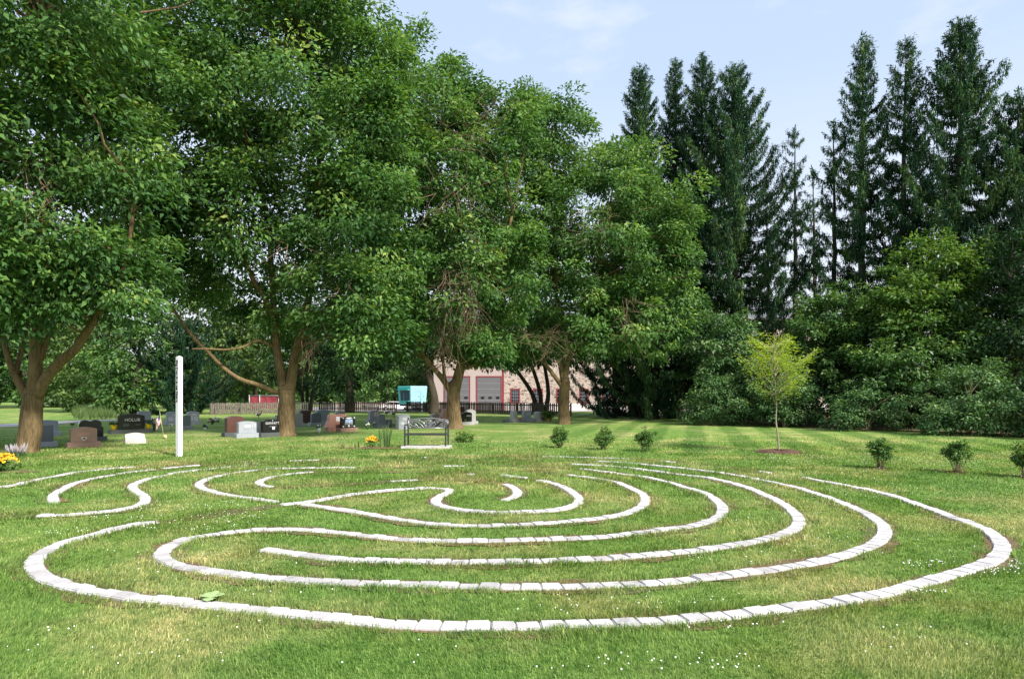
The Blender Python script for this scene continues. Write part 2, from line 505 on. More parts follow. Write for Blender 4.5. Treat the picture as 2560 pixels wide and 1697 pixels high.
    M["brass"] = plain("yellowed_brass", (0.55, 0.52, 0.24), 0.5, 0.2)
    M["goose_brown"] = plain("brown_feathers", (0.115, 0.095, 0.07), 0.9, var=0.3)
    M["feather_black"] = plain("black_feathers", (0.012, 0.012, 0.012), 0.7)
    M["feather_white"] = plain("white_feathers", (0.72, 0.70, 0.65), 0.9)
    M["pic_blue"] = plain("etched_blue_picture", (0.36, 0.43, 0.72), 0.4, var=0.5, scale=18)
    # field stone wall
    m, nt, b = new_mat("field_stone_wall")
    p = objpos(nt)
    mp = node(nt, "Mapping"); mp.inputs["Scale"].default_value = (2.3, 2.3, 4.0); nt.links.new(p, mp.inputs[0])
    wob = node(nt, "TexNoise"); wob.inputs["Scale"].default_value = 1.2; nt.links.new(mp.outputs[0], wob.inputs["Vector"])
    av = node(nt, "VectorMath", operation='ADD'); nt.links.new(mp.outputs[0], av.inputs[0]); nt.links.new(wob.outputs["Color"], av.inputs[1])
    v1 = node(nt, "TexVoronoi"); v1.inputs["Scale"].default_value = 1.0; nt.links.new(av.outputs[0], v1.inputs["Vector"])
    v2 = node(nt, "TexVoronoi", feature='DISTANCE_TO_EDGE'); v2.inputs["Scale"].default_value = 1.0; nt.links.new(av.outputs[0], v2.inputs["Vector"])
    sx = node(nt, "SeparateColor"); nt.links.new(v1.outputs["Color"], sx.inputs[0])
    sc = ramp(nt, sx.outputs[0], [(0.0, (0.09, 0.065, 0.05)), (0.35, (0.25, 0.19, 0.15)), (0.7, (0.40, 0.32, 0.27)), (1.0, (0.19, 0.12, 0.085))])
    mort = ramp(nt, v2.outputs["Distance"], [(0.05, (1, 1, 1)), (0.10, (0, 0, 0))])
    nt.links.new(mixc(nt, mort, sc, (0.43, 0.375, 0.315)), b.inputs["Base Color"])
    b.inputs["Roughness"].default_value = 0.95
    bump(nt, b, v2.outputs["Distance"], 0.6, 0.05)
    M["stone"] = m
build_materials()

# ------------------------------------------------------------------ ground
def build_ground():
    xs = np.unique(np.concatenate([np.linspace(-60, 70, 66), np.sinh(np.linspace(-3.2, 3.2, 40)) * 60]))
    ys = np.unique(np.concatenate([np.linspace(-15, 110, 64), np.linspace(110, 1400, 24)]))
    X, Y = np.meshgrid(xs, ys)
    V = np.stack([X, Y, terrain(X, Y)], -1).reshape(-1, 3)
    nx, ny = len(xs), len(ys)
    i = np.arange((ny - 1) * (nx - 1)); r = i // (nx - 1); c = i % (nx - 1)
    a = r * nx + c
    Fc = np.stack([a, a + 1, a + nx + 1, a + nx], -1)
    o = np_mesh("ground", V, Fc, M["turf"], smooth_=True)
    tag(o, "mown green lawn with lush and straw-coloured patches", "lawn", kind="structure")
build_ground()

def ribbon(name, left, right, mat, z, label, cat):
    """flat strip following the terrain between two edge polylines"""
    mb = MB()
    n = len(left); vs = []
    for (a, b) in zip(left, right):
        for k in range(5):
            t = k / 4
            x = a[0] * (1 - t) + b[0] * t; y = a[1] * (1 - t) + b[1] * t
            vs.append((x, y, float(terrain(x, y)) + z))
    fs = []
    for i in range(n - 1):
        for k in range(4): fs.append((i * 5 + k, i * 5 + k + 1, i * 5 + k + 6, i * 5 + k + 5))
    mb.add(vs, fs)
    o = mb.build(name, mat)
    return tag(o, label, cat, kind="structure")

road_near = [(-80, 27.5), (-45, 29.6)] + [ground_pt(u, v) for u, v in ((0, 1068), (47, 1066), (141, 1060.5), (200, 1054.5), (290, 1051.5), (380, 1049))]
road_far = [(-80, 30.6), (-47, 32.6)] + [ground_pt(u, v) for u, v in ((0, 1060.5), (47, 1058.5), (141, 1053.5), (200, 1050.5), (290, 1048.5), (380, 1047))]
ribbon("road", road_near, road_far, M["asphalt"], 0.012, "narrow pale asphalt cemetery road curving across the lawn at the left", "road")
# parking lot beyond the picket fence
lot_y = [58.5, 62, 66, 70, 74, 78, 84, 100, 125, 160]
ribbon("parking_lot", [(-0.33 * y - 1 if y < 70 else -25 - (y - 70) * 0.2, y) for y in lot_y], [(0.2 * y + 4, y) for y in lot_y],
       M["lot"], 0.02, "grey asphalt parking lot beyond the picket fence", "parking lot")

def vnoise(x, y, s, seed=0):
    """smooth value noise in 0..1"""
    r_ = np.random.default_rng(seed); T = r_.random((256, 256))
    x = x * s; y = y * s
    i = np.floor(x).astype(int); j = np.floor(y).astype(int)
    fx = x - i; fy = y - j
    fx = fx * fx * (3 - 2 * fx); fy = fy * fy * (3 - 2 * fy)
    a = T[i % 256, j % 256]; b = T[(i + 1) % 256, j % 256]; c = T[i % 256, (j + 1) % 256]; d = T[(i + 1) % 256, (j + 1) % 256]
    return (a * (1 - fx) + b * fx) * (1 - fy) + (c * (1 - fx) + d * fx) * fy

# ------------------------------------------------------------------ labyrinth of edging blocks
LC, LR = Vector((-0.17, 10.73)), {3: 1.57, 4: 2.40, 5: 3.41, 6: 4.34, 7: 5.22, 8: 6.16}
ZS = 2366 / 860
def px(o, pts): return [ground_pt(o[0] + x / ZS, o[1] + y / ZS) for x, y in pts]
r1, r2, r3, r4, r5, r6 = (0, 1130), (860, 1130), (1700, 1130), (0, 1290), (850, 1290), (1700, 1290)
FR = {3: 2.45, 4: 3.25, 5: 4.25, 6: 5.05, 7: 5.75, 8: 6.4}      # the far half of the rings lies a little wider
def arc(k, a0, a1, step=10, rr=None):
    LR = rr or FR
    n = max(2, int(abs(a1 - a0) / step) + 1)
    return [(LC.x + LR[k] * math.cos(R(a)), LC.y + LR[k] * math.sin(R(a))) for a in np.linspace(a0, a1, n)]
def spline(P, ds=0.01):
    P = [Vector((p[0], p[1])) for p in P]
    P = [2 * P[0] - P[1]] + P + [2 * P[-1] - P[-2]]
    out = []
    for i in range(1, len(P) - 2):
        p0, p1, p2, p3 = P[i - 1:i + 3]
        # centripetal Catmull-Rom
        t0 = 0; t1 = t0 + max(1e-4, (p1 - p0).length ** .5); t2 = t1 + max(1e-4, (p2 - p1).length ** .5); t3 = t2 + max(1e-4, (p3 - p2).length ** .5)
        n = max(2, int((p2 - p1).length / ds))
        for k in range(n):
            t = t1 + (t2 - t1) * k / n
            A1 = p0 * ((t1 - t) / (t1 - t0)) + p1 * ((t - t0) / (t1 - t0))
            A2 = p1 * ((t2 - t) / (t2 - t1)) + p2 * ((t - t1) / (t2 - t1))
            A3 = p2 * ((t3 - t) / (t3 - t2)) + p3 * ((t - t2) / (t3 - t2))
            B1 = A1 * ((t2 - t) / (t2 - t0)) + A2 * ((t - t0) / (t2 - t0))
            B2 = A2 * ((t3 - t) / (t3 - t1)) + A3 * ((t - t1) / (t3 - t1))
            out.append(B1 * ((t2 - t) / (t2 - t1)) + B2 * ((t - t1) / (t2 - t1)))
    out.append(P[-2])
    return np.array([(p.x, p.y) for p in out])

cross_in = px(r1, [(1990, 358), (2062, 357)])
RIGHT = {
    8: px(r5, [(1150, 770), (1400, 765), (1700, 757), (1900, 748), (2200, 735)]) + px(r6, [(100, 715), (400, 688), (700, 650), (1000, 610), (1300, 566), (1500, 520), (1800, 430), (2000, 372), (2130, 325), (2205, 268), (2218, 215), (2184, 160), (2110, 106), (1985, 52)]) + px(r3, [(1850, 448), (1690, 386), (1450, 302), (1200, 245), (960, 201), (850, 178), (620, 148), (405, 117)]) + px(r2, [(2280, 74), (2100, 58), (1690, 40)]),
    7: px(r5, [(1270, 502), (1500, 500), (1850, 488), (2100, 475), (2300, 463)]) + px(r6, [(200, 430), (400, 409), (750, 359), (950, 324), (1150, 275), (1300, 222), (1380, 172), (1408, 120), (1385, 62), (1310, 10)]) + px(r3, [(1300, 440), (1150, 370), (1000, 312), (800, 250), (550, 195), (300, 150), (100, 125)]) + px(r2, [(2300, 112), (2000, 83), (1750, 68)]),
    6: px(r5, [(1100, 325), (1500, 315), (1900, 297), (2050, 285), (2300, 258)]) + px(r6, [(100, 250), (300, 220), (500, 188), (700, 138), (795, 90), (818, 30)]) + px(r3, [(790, 432), (710, 362), (600, 308), (500, 262), (350, 215), (200, 182), (0, 158)]) + px(r2, [(2100, 130), (1870, 104)]),
    5: px(r5, [(500, 175), (700, 180), (1100, 178), (1400, 168), (1800, 153), (2000, 130), (2250, 97)]) + px(r6, [(50, 83), (200, 45), (278, 5)]) + px(r3, [(292, 405), (285, 375), (240, 330), (150, 282), (0, 237)]) + px(r2, [(2100, 182), (1900, 153), (1650, 122), (1450, 105)]),
    4: px(r2, [(900, 517), (1100, 513), (1300, 504), (1500, 489), (1800, 459), (1950, 428), (2040, 385), (2072, 345), (2055, 300), (1960, 247), (1850, 207), (1600, 168), (1330, 133)]),
    3: px(r2, [(720, 392), (860, 412), (1040, 421), (1250, 419), (1450, 407), (1580, 376), (1618, 338), (1592, 298), (1500, 242), (1380, 206), (1220, 180)]),
}
WALLS = []   # (points, description of the line)
# line that rounds the whole near side, runs to the crossing and hooks round into the innermost ring
WALLS.append((RIGHT[8][::-1][5:] + px(r5, [(900, 771), (600, 765), (300, 753)]) + px(r4, [(2300, 712), (1700, 655), (1200, 600), (860, 565), (600, 522), (400, 474), (290, 425), (236, 370), (228, 320), (270, 275), (370, 220), (470, 182), (640, 140), (840, 85), (1000, 57), (1130, 40)])
              + px(r1, [(1500, 424), (1760, 391), (1950, 363), (2062, 355), (2180, 338)]) + px(r2, [(0, 304), (120, 287), (300, 268), (450, 257), (600, 253), (690, 258), (738, 268), (690, 295), (640, 325), (625, 345), (650, 370)]) + RIGHT[3] + px(r2, [(1050, 160), (900, 158), (600, 168), (250, 190)]),
              "outermost"))
# outer far side, out to the left edge, back round the S and over to the sixth ring
WALLS.append((RIGHT[8][-5:] + arc(8, 92, 112) + px(r1, [(1500, 78), (1100, 95), (720, 121), (560, 139), (400, 166), (200, 206), (0, 248)]) + [(-10.0, 10.6), (-10.9, 9.6), (-10.6, 8.9), (-9.4, 8.62)]
              + px(r1, [(0, 449), (340, 444), (550, 433), (750, 415), (870, 399), (960, 372), (1000, 340), (985, 305), (935, 275), (910, 250), (930, 222), (1000, 197), (1090, 175), (1250, 142), (1500, 113), (1650, 99)])
              + arc(6, 110, 92) + RIGHT[6][::-1] + px(r5, [(760, 327), (500, 323), (240, 318)]) + px(r4, [(2320, 307), (2180, 288), (2000, 264), (1860, 246), (1805, 243)]),
              "sixth"))
# seventh ring: short stub at the left, round the far side, back on the near side and doubling into the fifth
WALLS.append((px(r1, [(372, 352), (362, 318), (390, 285), (440, 258), (520, 216), (650, 186), (780, 162), (1000, 130), (1170, 113), (1350, 96)]) + arc(7, 110, 92) + RIGHT[7][::-1] + px(r5, [(1000, 496), (700, 490), (400, 480), (200, 472)])
              + px(r4, [(2366, 474), (2000, 450), (1700, 425), (1400, 385), (1250, 360), (1145, 328), (1105, 280), (1150, 222), (1220, 190), (1320, 158), (1550, 125), (1750, 106), (1900, 99), (2050, 99), (2200, 108)])
              + px(r5, [(0, 124), (140, 138), (250, 152), (400, 168)]) + RIGHT[5] + arc(5, 92, 110) + px(r1, [(1900, 118), (1800, 124), (1650, 142), (1500, 170), (1420, 194), (1370, 220), (1385, 250), (1440, 272), (1550, 298), (1750, 327), (1900, 346)]),
              "seventh"))
# fourth ring from the crossing, round and over to the little loop, back to the stub in the middle
WALLS.append((px(r1, [(2090, 366), (2230, 386)]) + px(r2, [(0, 408), (120, 426), (250, 452), (400, 475), (550, 497), (700, 511)]) + RIGHT[4] + arc(4, 92, 112) + px(r1, [(2130, 143), (2000, 155), (1900, 170), (1810, 195), (1775, 218), (1805, 236), (1890, 249), (2150, 236)])
              + px(r2, [(95, 219), (400, 203), (710, 189), (900, 196), (1050, 214), (1140, 236), (1185, 268), (1195, 295), (1160, 322), (1105, 336)]),
              "inner"))

def ease(P, sig=0.15):
    seg = np.linalg.norm(np.diff(P, axis=0), axis=1); s_ = np.concatenate([[0], np.cumsum(seg)])
    q = np.linspace(0, s_[-1], int(s_[-1] / 0.01)); X_ = np.stack([np.interp(q, s_, P[:, 0]), np.interp(q, s_, P[:, 1])], -1)
    n = int(3 * sig / 0.01); k = np.exp(-0.5 * (np.arange(-n, n + 1) * 0.01 / sig) ** 2); k /= k.sum()
    pad = np.concatenate([2 * X_[0] - X_[n:0:-1], X_, 2 * X_[-1] - X_[-2:-n - 2:-1]])
    return np.stack([np.convolve(pad[:, i], k, 'valid') for i in (0, 1)], -1)
PATHS = [ease(spline(w[0])) for w in WALLS]
BLK, PITCH = 0.166, 0.169
def block_mesh(w0, w1, seed):
    """tumbled wedge block, a bit longer on the outer side of a curve"""
    bm = bmesh.new()
    bmesh.ops.create_cube(bm, size=1.0)
    rr = random.Random(seed)
    for v in bm.verts:
        L = w1 if v.co.y > 0 else w0
        v.co = Vector((v.co.x * L, v.co.y * 0.156, v.co.z * 0.09))
        v.co += Vector((rr.uniform(-.003, .003), rr.uniform(-.004, .004), rr.uniform(-.003, .003)))
    bmesh.ops.bevel(bm, geom=[e for e in bm.edges if max(v.co.z for v in e.verts) > 0], offset=0.010, segments=3, affect='EDGES')
    me = bpy.data.meshes.new("edging_block")
    bm.to_mesh(me); bm.free()
    me.materials.append(M["block"])
    return me
BLOCKS = [[block_mesh(BLK * (1 - c), BLK * (1 + c), 10 * k + i) for i in range(3)] for k, c in enumerate((-0.10, -0.04, 0.0, 0.04, 0.10))]
def buried(x, y):
    """1 where turf has grown over the lines"""
    x = np.asarray(x, float); y = np.asarray(y, float)
    u = 1280 + x * F / y; v = HZ + EYE * F / y
    a = (u > 400) & (u < 690) & (v > 1260.5) & (v < 1308)
    b = (u > 690) & (u < 1255) & (v < 1222) & (v > 1183) & ~((u < 800) & (v < 1199)) & ~((u > 880) & (vnoise(x, y, 2.1, 33) > 0.6))
    edge = 1450 + 110 * (vnoise(x, y * 2.2, 1.0, 35) - 0.5)
    c = (y > 12.4) & (vnoise(x, y * 1.7, 0.8, 31) > 0.27) & (u > np.where(v > 1167, 790, 600)) & (u < edge)
    c |= (u >= edge) & (u < 1890) & (v < 1155 + (u - 1600) * 0.085) & (vnoise(x, y, 1.0, 36) > 0.3)
    c |= (u > 330) & (u <= 600) & (v < 1175) & (vnoise(x, y, 0.9, 37) > 0.45)
    d = (u < 105) & (v > 1280) & (v < 1300)
    return a | b | c | d
def build_labyrinth():
    items = []
    for wi, P in enumerate(PATHS):
        seg = np.linalg.norm(np.diff(P, axis=0), axis=1)
        s = np.concatenate([[0], np.cumsum(seg)])
        n = int(s[-1] / PITCH)
        for k in range(n):
            sc_ = (k + 0.5) * s[-1] / n
            f = lambda q: np.array([np.interp(q, s, P[:, 0]), np.interp(q, s, P[:, 1])])
            p = f(sc_); a = f(sc_ - 0.08); b = f(sc_ + 0.08)
            t = b - a
            a0 = f(sc_) - f(sc_ - 0.16); b0 = f(sc_ + 0.16) - f(sc_)
            cur = (a0[0] * b0[1] - a0[1] * b0[0]) / (np.linalg.norm(a0) * np.linalg.norm(b0) + 1e-9) / 0.16
            items.append((p, math.atan2(t[1], t[0]), cur, wi, sc_ / s[-1]))
    vis = [it for it in items if abs(it[0][0]) < 0.755 * it[0][1] + 0.1]
    vis.sort(key=lambda it: it[0][1])
    near = vis[:300]; far = vis[300:] + [it for it in items if not abs(it[0][0]) < 0.755 * it[0][1] + 0.1]
    labs = {0: "pale concrete edging block in the outermost labyrinth line", 1: "pale concrete edging block in the line that ends bluntly at the near left",
            2: "pale concrete edging block in the line doubling back around the blunt end", 3: "pale concrete edging block in an inner labyrinth ring"}
    fardata = MB()
    for it, is_near in [(i, True) for i in near] + [(i, False) for i in far]:
        p, ang, cur, wi, q = it
        c = -cur * 0.088
        k = int(np.argmin([abs(c - x) for x in (-0.10, -0.04, 0.0, 0.04, 0.10)]))
        me = BLOCKS[k][random.randrange(3)]
        z = (-0.017 if p[1] < 9.5 else -0.021) + random.uniform(-0.006, 0.006) - 0.035 * float(buried(p[:1], p[1:])[0])
        ang2 = ang + random.uniform(-.025, .025)
        if is_near:
            o = bpy.data.objects.new("edging_block", me)
            C.objects.link(o)
            o.location = (p[0], p[1], z)
            o.rotation_euler = (random.uniform(-.04, .04), random.uniform(-.025, .025), ang2)
            r = (Vector(p) - LC).length
            tag(o, labs[wi], "edging block", labs[wi].replace("pale concrete edging block", "edging blocks"))
        else:
            ca, sa = math.cos(ang2), math.sin(ang2)
            fardata.add([(p[0] + v.co.x * ca - v.co.y * sa, p[1] + v.co.x * sa + v.co.y * ca, z + v.co.z) for v in me.vertices], [tuple(f.vertices) for f in me.polygons])
    o = fardata.build("edging_blocks", M["block"])
    tag(o, "far lines of pale concrete edging blocks half sunk in the grass across the labyrinth", "edging blocks", kind="stuff")
build_labyrinth()

def build_soil():
    mb = MB()
    for wi, P in enumerate(PATHS):
        Q = P[::8]
        t = np.gradient(Q, axis=0); t /= np.linalg.norm(t, axis=1, keepdims=True) + 1e-9
        nrm = np.stack([-t[:, 1], t[:, 0]], -1)
        vs = []
        for i in range(len(Q)):
            w = 0.17 + 0.05 * math.sin(i * 0.31) + 0.03 * math.sin(i * 0.97 + wi)
            w2 = 0.17 + 0.05 * math.sin(i * 0.23 + 2) + 0.03 * math.sin(i * 1.1 + wi)
            vs += [(*(Q[i] + nrm[i] * w), 0.006 + wi * 0.003), (*(Q[i] - nrm[i] * w2), 0.006 + wi * 0.003)]
        mb.add(vs, [(2 * i, 2 * i + 1, 2 * i + 3, 2 * i + 2) for i in range(len(Q) - 1)])
    o = mb.build("soil", M["soil"])
    tag(o, "bare brown soil and mulch strips beside the labyrinth blocks", "soil", kind="structure")
build_soil()

# distance from the labyrinth lines, on a 2 cm grid
GX0, GY0, GS = -13.0, 3.0, 0.02
GW, GH = int(22 / GS), int(16 / GS)
def dist_field():
    g = np.full((GH, GW), 99.0)
    occ = np.zeros((GH, GW), bool)
    for P in PATHS:
        i = ((P[:, 1] - GY0) / GS).astype(int); j = ((P[:, 0] - GX0) / GS).astype(int)
        ok = (i >= 0) & (i < GH) & (j >= 0) & (j < GW)
        occ[i[ok], j[ok]] = True
    g[occ] = 0
    for r in range(1, GH): g[r] = np.minimum(g[r], g[r - 1] + 1)
    for r in range(GH - 2, -1, -1): g[r] = np.minimum(g[r], g[r + 1] + 1)
    out = np.full((GH, GW), 99.0 ** 2)
    for k in range(-25, 26):
        sh = np.roll(g, k, axis=1)
        out = np.minimum(out, sh ** 2 + k * k)
    return np.sqrt(out) * GS
DF = dist_field()
def wall_dist(x, y):
    i = ((y - GY0) / GS).astype(int); j = ((x - GX0) / GS).astype(int)
    ok = (i >= 0) & (i < GH) & (j >= 0) & (j < GW)
    d = np.full(len(x), 9.0)
    d[ok] = DF[i[ok], j[ok]]
    return d

# ------------------------------------------------------------------ grass
def build_grass():
    Ys = []; Xs = []
    edges = np.linspace(2.4, 26, 60)
    for a, b in zip(edges[:-1], edges[1:]):
        y = 0.5 * (a + b)
        half = 0.78 * y + 2.6
        dens = 10500 * (4 / y) ** 1.75
        if y < 4: dens = 10500
        n = int(dens * (b - a) * 2 * half)
        Ys.append(rng.uniform(a, b, n)); Xs.append(rng.uniform(-half, half, n))
    x = np.concatenate(Xs); y = np.concatenate(Ys)
    d = wall_dist(x, y)
    bare = vnoise(x, y, 1.1, 3) * 0.6 + vnoise(x, y, 4.0, 4) * 0.4
    keep = buried(x, y) | (d > 0.078 - 0.026 * vnoise(x, y, 9, 41) + np.clip(bare - 0.54, 0, 1) * 0.62 * rng.random(len(x)) ** 0.5)
    # thin patches
    thin = vnoise(x, y, 0.8, 5) * 0.5 + vnoise(x, y, 3.1, 6) * 0.5
    keep &= rng.random(len(x)) < 1 - 0.9 * smooth(15, 25, y)
    keep &= rng.random(len(x)) < np.clip(1.35 - thin * 0.75, 0.45, 1)
    x = x[keep]; y = y[keep]; d = d[keep]; thin = thin[keep]
    n = len(x)
    sc_ = np.maximum(1, y / 4.2)
    tall = vnoise(x, y, 2.2, 8) * 0.6 + vnoise(x, y, 7, 9) * 0.4
    h = rng.uniform(0.016, 0.040, n) * (0.4 + 1.35 * tall)
    fringe = np.exp(-((d - 0.15) / 0.09) ** 2)
    h *= 1 + 0.75 * fringe * (0.4 + tall)
    h *= np.where(rng.random(n) < 0.02, 1.5, 1)
    h *= 1 + 0.55 * np.clip((y - 9.5) / 4, 0, 1)
    # low and sunk close to the blocks on the far half so that only a thin line of concrete shows there
    w = rng.uniform(0.0030, 0.0052, n) * sc_ ** 0.80
    az = rng.uniform(0, 2 * PI, n)
    wind = vnoise(x, y, 0.9, 12) * 2 * PI * 1.5
    lean = rng.uniform(0.2, 1.3, n)
    dx = np.cos(az) * 0.65 + np.cos(wind) * 0.5; dy = np.sin(az) * 0.65 + np.sin(wind) * 0.5
    fa = rng.uniform(0, PI, n)
    sx, sy = np.cos(fa) * w / 2, np.sin(fa) * w / 2
    z0 = -0.004
    V = np.empty((n, 5, 3))
    V[:, 0] = np.stack([x - sx, y - sy, np.full(n, z0)], -1)
    V[:, 1] = np.stack([x + sx, y + sy, np.full(n, z0)], -1)
    mx_, my_ = x + dx * h * lean * 0.35, y + dy * h * lean * 0.35
    V[:, 2] = np.stack([mx_ + sx * .8, my_ + sy * .8, h * 0.58], -1)
    V[:, 3] = np.stack([mx_ - sx * .8, my_ - sy * .8, h * 0.58], -1)
    V[:, 4] = np.stack([x + dx * h * lean * 1.0, y + dy * h * lean * 1.0, h * (1 - 0.35 * lean)], -1)
    a = np.arange(n) * 5
    tri = np.concatenate([np.stack([a, a + 1, a + 2], -1), np.stack([a, a + 2, a + 3], -1), np.stack([a + 3, a + 2, a + 4], -1)])
    tone = np.clip(rng.normal(0.44, 0.22, n), 0, 0.9)
    straw = rng.random(n) < 0.03 + 0.30 * np.clip(thin - 0.42, 0, 1) * 2
    tone[straw] = rng.uniform(0.9, 1.0, straw.sum())
    o = np_mesh("grass", V.reshape(-1, 3), tri, M["blade"], tone=np.repeat(tone, 5), nper=3)
    tag(o, "short lawn grass growing between the labyrinth lines", "grass", kind="stuff")
build_grass()

def build_clover():
    pts = []
    def patch(u0, u1, v0, v1, n):
        k = 0
        while k < n:
            u, v = random.uniform(u0, u1), random.uniform(v0, v1)
            x, y = ground_pt(u, v)
            if vnoise(np.array([x]), np.array([y]), 1.6, 21)[0] > 0.42: pts.append((x, y)); k += 1
    patch(220, 660, 1262, 1335, 150); patch(0, 300, 1300, 1345, 40); patch(2250, 2560, 1415, 1500, 190); patch(1900, 2500, 1138, 1165, 160)
    patch(1280, 1900, 1500, 1697, 90); patch(100, 900, 1380, 1600, 45); patch(1700, 2500, 1300, 1420, 60); patch(1900, 2560, 1170, 1260, 90); patch(1000, 1700, 1090, 1130, 60); patch(0, 2560, 1560, 1690, 40)
    P = np.array(pts)
    d = wall_dist(P[:, 0], P[:, 1]); P = P[d > 0.14]
    bm = bmesh.new(); bmesh.ops.create_icosphere(bm, subdivisions=1, radius=1)
    bv = np.array([tuple(v.co) for v in bm.verts]); bf = np.array([[v.index for v in f.verts] for f in bm.faces]); bm.free()
    n = len(P)
    r_ = rng.uniform(0.0042, 0.0072, n) * np.maximum(1, P[:, 1] / 9) ** 0.3
    ctr = np.stack([P[:, 0], P[:, 1], rng.uniform(0.045, 0.075, n)], -1)
    V = (ctr[:, None, :] + bv[None] * (r_[:, None, None] * np.array([1, 1, .85]))).reshape(-1, 3)
    Fc = (bf[None] + (np.arange(n) * len(bv))[:, None, None]).reshape(-1, 3)
    o = np_mesh("clover_blossoms", V, Fc, M["petal_white"], nper=3)
    tag(o, "tiny white clover blossoms scattered through the lawn", "clover", kind="stuff")
build_clover()

# ------------------------------------------------------------------ trees
def leaf_cloud(ells, n_per_m2, rc, lsize, lpc, up=0.5, shell=0.45, flat=0.75, elong=0.45, inward=0.0, zmin=None):
    """leaf clumps spread through ellipsoids. ells: (centre, (rx, ry, rz)); returns arrays and the clump centres"""
    Ps = []; Ds = []; Ns = []; Ts = []; Cs = []
    for c, r in ells:
        c = np.array(c); r = np.array(r)
        pm = 1.6
        area = 4 * PI * (((r[0] * r[1]) ** pm + (r[0] * r[2]) ** pm + (r[1] * r[2]) ** pm) / 3) ** (1 / pm)
        k = max(4, int(area * n_per_m2))
        d = unit(rng.normal(size=(k, 3)))
        rad = 1 - shell * rng.random(k) ** 1.6
        cc = c + d * r * rad[:, None]
        cc += rng.normal(size=(k, 3)) * 0.17 * r.min()
        if zmin is not None: cc = cc[cc[:, 2] > zmin]; d = d[:len(cc)]; k = len(cc)
        Cs.append(cc)
        for q in range(k):
            m = int(lpc * rng.uniform(0.5, 1.4))
            rr = rc * rng.uniform(0.55, 1.25)
            e = unit(rng.normal(size=(m, 3)))
            e[:, 2] = np.abs(e[:, 2]) * np.where(rng.random(m) < 0.75, 1, -1)
            p = cc[q] + e * rr * (rng.random((m, 1)) ** 0.45) * np.array([1, 1, flat])
            out = unit((cc[q] - c)[None] / r)[0]
            dr = unit(e * np.array([1, 1, 0.35]) + out * 0.5 + rng.normal(size=(m, 3)) * 0.45 - np.array([0, 0, 0.35]))
            nn = unit(np.array([0, 0, up * 1.3]) + out * 0.35 + e * 0.35 + rng.normal(size=(m, 3)) * 0.55)
            Ps.append(p); Ds.append(dr); Ns.append(nn)
            Ts.append(np.clip(rng.normal(0.42 + rng.normal() * 0.11, 0.15, m) + 0.22 * (e[:, 2] - 0.2), 0, 1))  # clump tops lighter: light from above put into the leaf tone
    P = np.concatenate(Ps); D = np.concatenate(Ds); N = np.concatenate(Ns); T = np.concatenate(Ts)
    L = rng.uniform(0.65, 1.3, len(P)) * lsize
    V, Fc = leaf_mesh(P, D, N, L, L * elong)
    return V, Fc, np.repeat(T, 4), np.concatenate(Cs)

def wobble(a, b, n, amp, sag=0.0):
    a = Vector(a); b = Vector(b); L = (b - a).length
    out = []
    off = Vector((0, 0, 0))
    for i in range(n + 1):
        t = i / n
        if 0 < i < n: off += Vector((random.gauss(0, amp), random.gauss(0, amp), random.gauss(0, amp * .7))) * L
        out.append(a.lerp(b, t) + off * (1 - abs(2 * t - 1) * 0.3) * (0 if i in (0, n) else 1) + Vector((0, 0, -sag * L * math.sin(PI * t))))
    return out

def limb(mb, pts, r0, r1, n=8, pw=1.0):
    """smooth tapering limb through points"""
    P = [Vector(p) for p in pts]
    Q = []
    E = [2 * P[0] - P[1]] + P + [2 * P[-1] - P[-2]]
    for i in range(1, len(E) - 2):
        for k in range(4):
            t = k / 4
            p0, p1, p2, p3 = E[i - 1:i + 3]
            Q.append(0.5 * ((2 * p1) + (p2 - p0) * t + (2 * p0 - 5 * p1 + 4 * p2 - p3) * t * t + (3 * p1 - p0 - 3 * p2 + p3) * t ** 3))
    Q.append(P[-1])
    m = len(Q)
    mb.tube(Q, [r0 + (r1 - r0) * (i / (m - 1)) ** pw for i in range(m)], n)
    return Q

def twigs(mb, c, r, n, L, rad=0.012, hang=0.7):
    for _ in range(n):
        d = Vector((random.gauss(0, 1), random.gauss(0, 1), random.gauss(0, .5) - hang)).normalized()
        p = Vector(c) + Vector((random.uniform(-r[0], r[0]), random.uniform(-r[1], r[1]), random.uniform(-r[2], r[2])))
        q = [p]; 
        for k in range(3):
            d = (d + Vector((random.gauss(0, .28), random.gauss(0, .28), random.gauss(0, .28) - 0.12 * hang))).normalized()
            q.append(q[-1] + d * L * random.uniform(.2, .5))
        mb.tube(q, [rad, rad * .8, rad * .6, rad * .35], 3)

